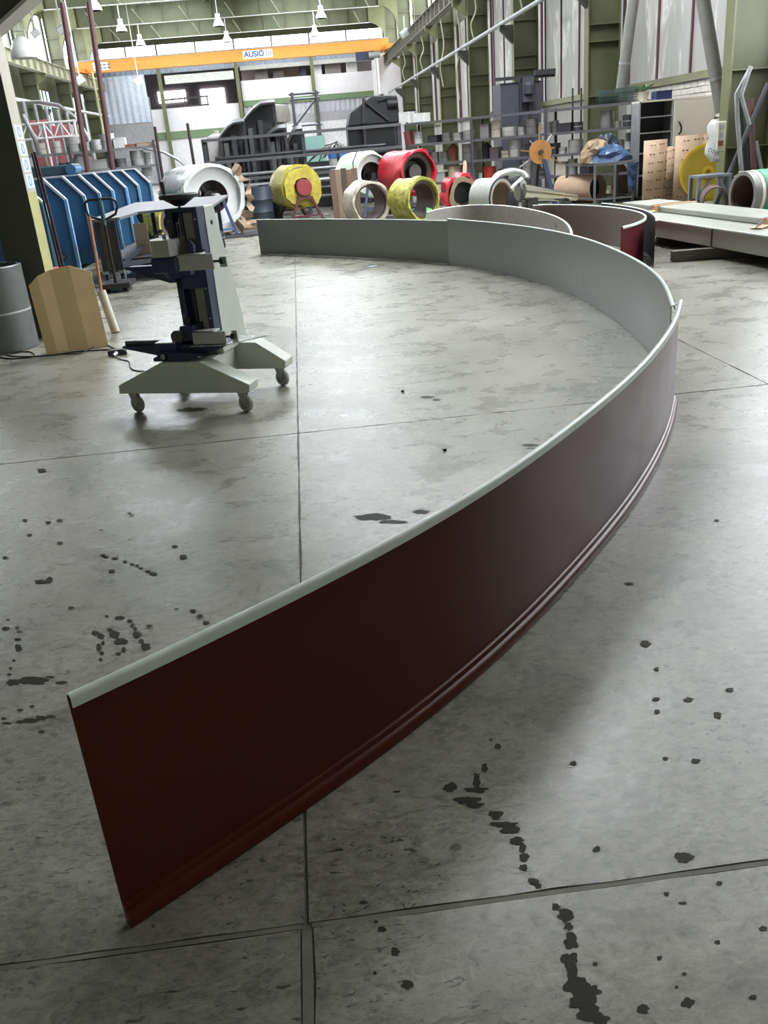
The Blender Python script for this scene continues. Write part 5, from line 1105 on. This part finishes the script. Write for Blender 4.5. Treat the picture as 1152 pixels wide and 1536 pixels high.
# ---- steel frame table with blue tarpaulin
t = thing('frame_table', 'bare square-tube steel table carrying a blue tarpaulin bundle', 'table', (6.9, 20.2, 0)); fmt = mat('frame_tube', (118, 120, 120), .4, .5, .12, 8)
tc_ = [Vector((6.36, 19.4, 0)), Vector((7.13, 19.2, 0)), Vector((7.18, 20.3, 0)), Vector((6.10, 20.6, 0))]
zt_ = .84
for p in tc_ + [tc_[0].lerp(tc_[1], .52)]: MB().bb(p.x-.022, p.x+.022, p.y-.022, p.y+.022, 0, zt_-.02).build('leg', fmt, t)
for i in range(4): a, b = tc_[i], tc_[(i+1) % 4]; MB().bar(a+Z3*(zt_-.03), b+Z3*(zt_-.03), .045).build('rail', fmt, t); MB().bar(a+Z3*.12, b+Z3*.12, .035).build('stretcher', fmt, t)
MB().prism([(p.x, p.y) for p in (tc_[0]+Vector((-.03, -.03, 0)), tc_[1]+Vector((.06, -.03, 0)), tc_[2], tc_[3])], (0, 0, zt_-.006), (1, 0, 0), (0, 1, 0), (0, 0, .014)).build('table_top', fmt, t)
def heap(name, x, y, z, rx, ry, h, m, parent=None, seed=0, n=22, rings=7, amp=.25):
    b = MB()
    for k in range(rings+1):
        f = k/rings; rr = cos(f*pi/2)**.6 if k < rings else 0.02; zz = h*sin(f*pi/2)
        for i in range(n):
            a = 2*pi*i/n; s_ = rr*(1+amp*noise.noise(Vector((cos(a)*2.2, sin(a)*2.2, f*3+seed)))); nz = amp*.6*h*abs(noise.noise(Vector((cos(a)*3+seed, sin(a)*3, f*5))))*(f > .05)
            b.v.append(Vector((x+cos(a)*rx*s_, y+sin(a)*ry*s_, z+zz+nz)))
    for k in range(rings):
        for i in range(n): b.f.append((k*n+i, k*n+(i+1) % n, (k+1)*n+(i+1) % n, (k+1)*n+i))
    b.f += [tuple(range(n))[::-1], tuple(range(rings*n, (rings+1)*n))]; return b.build(name, m, parent)
bt = mat('blue_tarpaulin', (62, 92, 134), .35, 0, .3, 5, .5, col2=(34, 50, 80)); t = thing('tarpaulin_bundle', 'crumpled blue tarpaulin with brown paper heaped on the steel table', 'tarpaulin', (6.9, 19.9, zt_+.008))
heap('tarpaulin', 6.78, 19.75, zt_+.008, .46, .34, .30, bt, t, 3, amp=.5); heap('brown_paper', 6.52, 19.85, zt_+.008, .32, .3, .42, mat('brown_paper', (184, 132, 100)), t, 7, amp=.5); heap('dark_tarpaulin', 6.80, 20.0, zt_+.1, .32, .24, .43, mat('navy_tarpaulin', (34, 44, 66), .35, 0, .3, 5, .5), t, 9, amp=.4)
q = MB()
for k in range(6):
    z = zt_-.02-.11*k; w = .15-.016*k; q.v += [Vector((7.05-w*.7, 19.10-.02*sin(k*2), z)), Vector((7.07+.0*k, 19.07+.03*(k % 2), z-.03)), Vector((7.10+w*.7, 19.10, z))]
q.f = [(3*k+j, 3*k+j+1, 3*k+j+4, 3*k+j+3) for k in range(5) for j in range(2)]; o = q.build('hanging_corner', bt, t); md = o.modifiers.new('th', 'SOLIDIFY'); md.thickness = .01
tag(MB().lathe([(.025, 0), (.035, .08), (.03, .08), (.022, .01)], (6.32, 20.1, zt_+.008), 12).build('paper_cup', white, smooth=True), 'small white cup at the left corner of the steel table', 'cup')
p = at(885, 285, 20.2); t = thing('paper_roll', 'brown paper roll lying open end forward beneath the steel table', 'roll', (p.x-.1, 20.3, 0)); a = Vector((p.x+.12, 20.0, .30)); MB().ring(a, a+Vector((-.55, .9, 0)), .29, .27, 30).build('paper_tube', mat('brown_paper_roll', (172, 146, 122), .8), t, smooth=True); MB().cyl(a+Vector((-.1, .2, 0)), a+Vector((-.14, .28, 0)), .27, n=24).build('dark_core', black, t)
p = at(925, 280, 21.0); tag(MB().prism([(-.22, 0), (.26, 0), (.22, .62), (.05, .85), (-.05, .6)], (p.x, 20.9, 0), (1, 0, 0), (0, .1, 1), (0, .03, 0)).build('leaning_board', mat('brown_paper_roll', (172, 146, 122), .8)), 'torn brown cardboard leaning behind the steel table', 'cardboard')
for k in range(7):
    a = fl(800+16*k, 304-2*(k % 3), .03); o = MB().bar(a, a+Vector((.9, .25+.1*(k % 3), .02)), .06, .05).build('scrap_bar', dark if k % 2 else rk); tag(o, '%s dark scrap bar from the left on the floor before the steel table' % ORD[k], 'bar', 'scrap bars on the floor before the steel table')
hp = heap('paper_heap', fl(383, 338).x, 21.2, 0, .42, .28, .18, mat('brown_paper', (152, 130, 104)), None, 5, amp=.6); tag(hp, 'crumpled brown paper on the floor right of the blue coil stand', 'paper')
# ---- orange star wheel on blue-black trestle
p = at(811, 228, 19.9); t = thing('star_wheel', 'orange spoked reel wheel on a dark blue trestle in front of the shelving', 'reel', (p.x, 19.9, 0)); orr = mat('rusty_orange', (168, 116, 54), .55, 0, .15, 6)
MB().cyl(p, p+Vector((0, .05, 0)), .245, n=28).build('disc', orr, t); MB().cyl(p-Vector((0, .06, 0)), p, .05, n=12).build('hub', dark, t)
for k in range(9): a = 2*pi*k/9+.2; MB().bar(p+Vector((cos(a)*.08, .08, sin(a)*.08)), p+Vector((cos(a)*(.33+.1*(k % 3)), .08, sin(a)*(.33+.1*(k % 3)))), .035, .02).build('spoke', galv if k % 2 else orr, t)
nb = mat('dark_blue_trestle', (40, 54, 84), .5)
MB().bar((p.x-.28, 19.9, 0), (p.x-.08, 19.98, p.z-.1), .07).build('leg', dark, t); MB().bar((p.x+.32, 19.85, 0), (p.x+.06, 19.95, p.z-.1), .09).build('leg', nb, t); MB().bar((p.x-.0, 20.4, 0), (p.x, 20.05, p.z), .06).build('leg', dark, t); MB().bar((p.x-.2, 19.92, .3), (p.x+.24, 19.9, .3), .04).build('cross_bar', dark, t)

# ---- yellow disc, small trestle, tubes, green banded roll
yc = at(1062, 264, 18.0); yel = mat('yellow_drum', (196, 166, 44), .5, 0, .1, 3); t = thing('yellow_reel', 'yellow disc reel standing on edge behind the small grey trestle', 'reel', (yc.x, 18, 0))
ad = Vector((-.35, -.94, 0)).normalized(); yc.z = .55
MB().cyl(yc, yc-ad*.14, .55, n=40).build('disc', yel, t); MB().cyl(yc+ad*.015, yc, .50, n=40).build('face', mat('yellow_drum_face', (170, 144, 40), .55, 0, .12, 3), t); MB().ring(yc+ad*.03, yc, .12, .05, 20).build('hub_ring', yel, t)
t = thing('small_trestle', 'small grey square steel trestle with braced legs before the yellow disc', 'trestle', (7.4, 16.1, 0)); tg = mat('trestle_grey', (112, 118, 126), .5, .2)
xa, xb, zt2 = at(1045, 262, 16).x, at(1095, 262, 16).x, .62
for x in (xa+.03, xb-.03):
    for y in (15.95, 16.3): MB().bb(x-.03, x+.03, y-.03, y+.03, 0, zt2-.04).build('leg', tg, t)
MB().bb(xa, xb, 15.9, 16.35, zt2-.04, zt2).build('top', tg, t)
for s in (1, -1): xx = xa+.05 if s > 0 else xb-.05; MB().bar((xx, 15.95, .28), (xx+s*.19, 15.95, zt2-.05), .035).build('brace', tg, t)
p = at(1077, 292, 15.2); t = thing('cardboard_core', 'open brown core tube under the small grey trestle', 'tube', (p.x, 15.3, 0)); a = Vector((p.x, 15.25, .24)); MB().ring(a, a+Vector((.2, .6, 0)), .22, .20, 26).build('core_shell', core, t, smooth=True)
t = thing('green_banded_coil', 'grey coil with white straps and a broad green band at the right edge', 'coil', (7.1, 14.2, 0)); a = Vector((at(1113, 290, 13.9).x, 13.9, .40)); dd = Vector((1, .14, 0)).normalized()
MB().ring(a, a+dd*1.3, .355, .30, 36).build('coil_body', mat('matt_grey_film', (120, 118, 112), .4, 0, .1, 4), t, smooth=True); MB().ring(a+dd*.03, a+dd*1.2, .30, .285, 30).build('core_tube', core, t, smooth=True)
ws = mat('white_strap', (222, 218, 204), .5); gb_ = mat('green_band', (52, 140, 104), .5)
for o0, o1, m_, nm in ((.12, .17, ws, 'white_strap'), (.20, .42, gb_, 'green_band'), (.43, .50, ws, 'white_strap'), (.54, .8, gb_, 'green_band')): MB().ring(a+dd*o0, a+dd*o1, .362, .35, 36).build(nm, m_, t, smooth=True)
for s_, ang in ((.02, 1.9), (.02, 2.25)):
    r_ = Vector((-dd.y, dd.x, 0))*cos(ang)*-1+Z3*sin(ang); MB().bar(a+dd*.0+r_*.36, a+dd*.42+r_*.37, .035, .012).build('white_strap', ws, t)
MB().bb(a.x+.25, a.x+.40, 13.7, 14.3, 0, .06).build('wedge', wd_[1], t)
for k, (pts_, r_, m_, lb) in enumerate((([(1126, 100), (1112, 143), (1124, 187)], .035, galv, 'upper bent grey tube end on the nearest right column'), ([(1127, 100), (1105, 141), (1106, 178), (1113, 268), (1114, 300)], .04, galv, 'long bent pale grey tube leaning on the nearest right column'),
    ([(1152, 125), (1095, 258)], .042, rk, 'dark grey bar leaning diagonally across the nearest right column'), ([(1126, 148), (1131, 262)], .05, purp, 'red-brown tube leaning on the nearest right column'), ([(1134, 212), (1143, 258)], .035, galv, 'short pale tube beside the red-brown one'), ([(1108, 140), (1124, 300)], .05, dark, 'dark board-like bar behind the bent tubes'), ([(1120, 200), (1136, 300)], .05, dark, 'dark bar right of the bent tubes'))):
    Yk = 16.0+.11*k; P_ = [at(x, y, Yk+.05*(1-(y-100)/200)) for x, y in pts_]
    if k not in (0,): d_ = (P_[-1]-P_[-2]); P_[-1] = P_[-2] + d_*((P_[-2].z-.01)/max(-d_.z, .01))
    tag(MB().tube(P_, r_, 10).build('leaning_tube', m_, smooth=True), lb, 'tube')
# white plastic bag and switch box on the nearest column
p = at(1080, 205, 16.7); t = thing('wall_box', 'cream control box with grey switches on the nearest right column', 'control box', tuple(p)); MB().box(p, (.14, .16, .52)).build('box_body', mat('cream_box', (186, 182, 158), .5), t, bevel=.015)
for k in range(3): MB().box(p+Vector((-.02, -.085, .17-.14*k)), (.09, .02, .09)).build('switch', galv if k < 2 else mat('dull_red', (120, 62, 56), .5), t)
p = at(1070, 208, 16.65); t = thing('plastic_bag', 'white printed plastic bag hanging from the control box', 'bag', tuple(p))
q = MB(); rows = [(-.06, .02, .32), (-.13, .03, .22), (-.12, .02, .08), (-.10, .05, 0), (-.15, .05, -.15), (-.16, .10, -.25), (-.02, .16, -.40)]
for x0_, x1_, z_ in rows:
    for f in (0, .33, .66, 1): q.v.append(p+Vector((x0_+(x1_-x0_)*f, -.02-.05*noise.noise(Vector((f*5, z_*9, 1))), z_)))
q.f = [(4*k+j, 4*k+j+1, 4*k+j+5, 4*k+j+4) for k in range(6) for j in range(3)]; o = q.build('bag_film', mat('white_bag', (222, 222, 220), .4, 0, .1, 6), t, smooth=True); md = o.modifiers.new('th', 'SOLIDIFY'); md.thickness = .01
film_text('OTO', p+Vector((-.14, -.09, -.20)), (1, 0, -.55), (.3, 0, 1), .10, black, t)
# big inclined ducts by the windows
for k, (a, b, Ya, Yb, lb) in enumerate((((958, -60), (931, 140), 21.4, 21.8, 'left'), ((1046, -50), (1083, 168), 17.9, 17.75, 'right'))):
    A, B = at(*a, Ya), at(*b, Yb)
    t = thing('slanted_duct', '%s of the two grey slanting tubes in front of the window panels' % lb, 'duct', tuple(B)); MB().tube([A+(A-B)*.4, A, B], .125, 16).build('duct_tube', mat('duct_grey', (132, 132, 126), .5, .2), t, smooth=True); MB().ring(A.lerp(B, .75), A.lerp(B, .77), .132, .12, 18).build('collar', galv, t)

# ================================================================ LEFT RACK WITH CANS
LY = 23.0; lsx0, lsx1 = -7.3, -3.30
t = thing('left_shelving', 'grey steel shelving crowded with cans behind the blue machine', 'shelving', ((lsx0+lsx1)/2, LY, 0))
LZ = [1.97, 1.55, 1.12, .62]
for z in LZ: MB().bb(lsx0, lsx1, LY, LY+.6, z-.03, z).build('shelf_board', rkl, t); MB().bb(lsx0, lsx1, LY-.03, LY, z-.05, z+.01).build('front_rail', galv, t)
for x in (lsx0, -5.3, lsx1):
    for y in (LY, LY+.6): MB().bb(x-.03, x+.03, y-.03, y+.03, 0, 2.1 if x != lsx0 else 2.0).build('post', rkl, t)
LIT = [(60, 0, 13, 14, 'can', 3), (84, 0, 12, 15, 'can', 4), (109, 0, 18, 19, 'can', 1), (128, 0, 15, 11, 'tape', 1), (145, 0, 16, 13, 'stack', 1), (157, 0, 10, 19, 'can', 0), (168, 0, 10, 19, 'pail', 4), (181, 0, 15, 13, 'box', 4), (196, 0, 14, 4, 'box', 8), (220, 0, 24, 5, 'box', 7),
 (60, 1, 22, 10, 'box', 0), (98, 1, 19, 12, 'can', 0), (120, 1, 20, 21, 'bag', 4), (151, 1, 19, 12, 'box', 1), (167, 1, 10, 22, 'box', 2), (181, 1, 15, 11, 'can', 0), (207, 1, 19, 19, 'stack', 1), (223, 1, 10, 16, 'can', 4), (204, 2, 19, 16, 'can', 4), (222, 2, 14, 21, 'stack', 4), (180, 2, 18, 12, 'box', 7), (212, 3, 22, 16, 'tape', 0)]
byl = {}
for it in sorted(LIT): byl.setdefault(it[1], []).append(it)
for lv, lst in byl.items():
    for i, (px, _, w, h, kd, ci) in enumerate(lst):
        q = at(px, 218+(LZ[0]-LZ[lv])*56, LY+.22); q.z = LZ[lv]; s = mpp(q.y)
        item(kd, q, w*s*.98, h*s, ci, '%s %s, %s on %s shelf behind the blue machine' % (cname[ci], kn[kd], nth(i, len(lst)), lvn[lv]), 'cans and boxes on the %s shelf behind the blue machine' % lvn[lv], Vector((1, 0, 0)))
# white lattice truss with posts, pinkish crates behind
t = thing('lattice_truss', 'white lattice truss with upright rods above the left shelving', 'truss', (-6.1, 24.3, 0)); tw_ = mat('truss_white', (232, 228, 230), .45)
A, B = at(40, 187, 24.2), at(116, 193, 24.2); za, zb = A.z, A.z-.34; xa, xb = A.x-.4, B.x
for z in (za, zb): MB().cyl((xa, 24.2, z), (xb, 24.2, z), .03, n=8).build('chord', tw_, t); 
n = 8
for k in range(n): x = xa+(xb-xa)*k/n; x2 = xa+(xb-xa)*(k+1)/n; MB().cyl((x, 24.2, zb if k % 2 else za), (x2, 24.2, za if k % 2 else zb), .02, n=6).build('lattice_bar', tw_, t)
for x in (xa+.05, (xa+xb)/2, xb-.05): MB().cyl((x, 24.2, 0), (x, 24.2, za), .035, n=8).build('post', tw_, t)
for k, px in enumerate((36, 52, 68, 85, 98)):
    q = at(px, 160, 24.9); tag(MB().cyl((q.x, 24.9, 0), (q.x, 24.9, at(px, 152+k*4, 24.9).z), .045, n=8).build('upright_tube', galv, smooth=True), '%s grey upright tube from the left behind the white lattice truss' % ORD[k], 'tube', 'upright tubes behind the lattice truss')
rp = mat('faded_red_crate', (206, 120, 124), .6)
for k, (px, py, w, h) in enumerate(((58, 196, .5, .5), (92, 200, .5, .4), (116, 222, .25, .35))):
    q = at(px, py, 25.3); o = MB().bb(q.x-w/2, q.x+w/2, 25.3, 25.7, 0, q.z+h/2).build('red_crate', rp, bevel=.02); tag(o, ['left faded red crate stack behind the white truss', 'right faded red crate stack behind the white truss', 'narrow faded red crate stack right of the other two behind the truss'][k], 'crate')
# curved hose like conduit and bent pipes
o = MB().tube([at(30, 155, 26.3), at(58, 153, 26.3), at(88, 158, 26.3), at(112, 175, 26.3), at(132, 205, 26.3), at(138, 222, 26.3), Vector((at(139, 222, 26.3).x+.1, 26.3, 0))], .05, 8).build('bent_conduit', galv, smooth=True); tag(o, 'grey bent conduit arching down behind the left shelving', 'pipe')
o = MB().tube([at(34, 172, 22.9), at(46, 196, 22.9), at(54, 212, 22.95), Vector((at(56, 214, 23.1).x, 23.1, 1.98))], .05, 8).build('bent_conduit', galv, smooth=True); tag(o, 'short grey conduit crossing in front of the white truss', 'pipe')
o = MB().tube([at(215, 222, 24.6), at(245, 228, 24.6), at(268, 240, 24.6), at(282, 252, 24.6), Vector((at(284, 256, 24.6).x+.05, 24.6, 0))], .035, 8).build('bent_conduit', galv, smooth=True); tag(o, 'curved grey tube arching above the film wrapped coil', 'pipe')
# yellow-ish lattice ladder hanging below the crane end
t = thing('wall_ladder', 'thin pale yellow lattice ladder hanging under the left crane end', 'ladder', (at(143, 110, 68).x, 68, 2)); ly = mat('ladder_yellow', (196, 188, 140), .5)
xa, xb = at(139, 110, 68).x, at(147, 110, 68).x
for x in (xa, xb): MB().bar((x, 68, 7.6), (x, 68, 1.5), .1).build('stringer', ly, t)
for k in range(9): MB().bar((xa, 68, 7.2-.65*k), (xb, 68, 7.2-.65*k), .07).build('rung', ly, t)
MB().bar((xa-.1, 68, 0), (xa-.1, 68, 1.6), .15).bar((xb, 68, 0), (xb, 68, 1.6), .15).build('base', ly, t)
# flood lamps on the left columns and right beam
for k, (px, py, Y) in enumerate(((92, 44, 33), (120, 120, 45), (53, 50, 30), (208, 122, 60), (607, 50, 57))):
    p = at(px, py, Y); s = mpp(Y); t = thing('flood_lamp', ['grey flood lamp beside the left tall tube', 'flood lamp under the end of the left crane beam', 'small white flood lamp beside the dome lamp', 'white tilted flood lamp in front of the far opening', 'white flood lamp fixed under the right crane beam'][k], 'lamp', tuple(p)); w = 11*s
    R_ = Matrix.Rotation(-.5, 3, 'Y') @ Matrix.Rotation(.4, 3, 'X'); MB().box(p, (w, w*.3, w*.8), M=R_).build('housing', offw if k != 0 else galv, t, bevel=.02); MB().box(p-R_ @ Vector((0, w*.17, 0)), (w*.85, .02, w*.65), M=R_).build('glass', mat('lamp_glass', (225, 228, 230), .15), t)
    MB().bar(p, p+Vector((0, 0, (11.36-p.z) if k != 4 else .9)), .05).build('bracket', offw, t)
# hanging cables along the columns
for k, (px, y0_, px1, y1_, Y) in enumerate(((695, 25, 690, 150, 31), (662, 60, 665, 130, 40), (640, 70, 634, 105, 48), (612, 75, 607, 120, 56), (718, 0, 711, 60, 30), (790, 0, 785, 22, 24.5))):
    b = atx(px1, y1_, 7.72); a = Vector((7.66, b.y-.3, 6.9))
    o = MB().tube(spline([tuple(a), tuple(a.lerp(b, .4)+Vector((.12, 0, 0))), tuple(a.lerp(b, .7)+Vector((-.1, 0, 0))), tuple(b)], 6), .03, 6).build('hanging_cable', mat('pale_cable', (168, 172, 140), .5), smooth=True); tag(o, 'pale looping cable hanging on the %s right column seen from the far end' % ORD[k], 'cable')
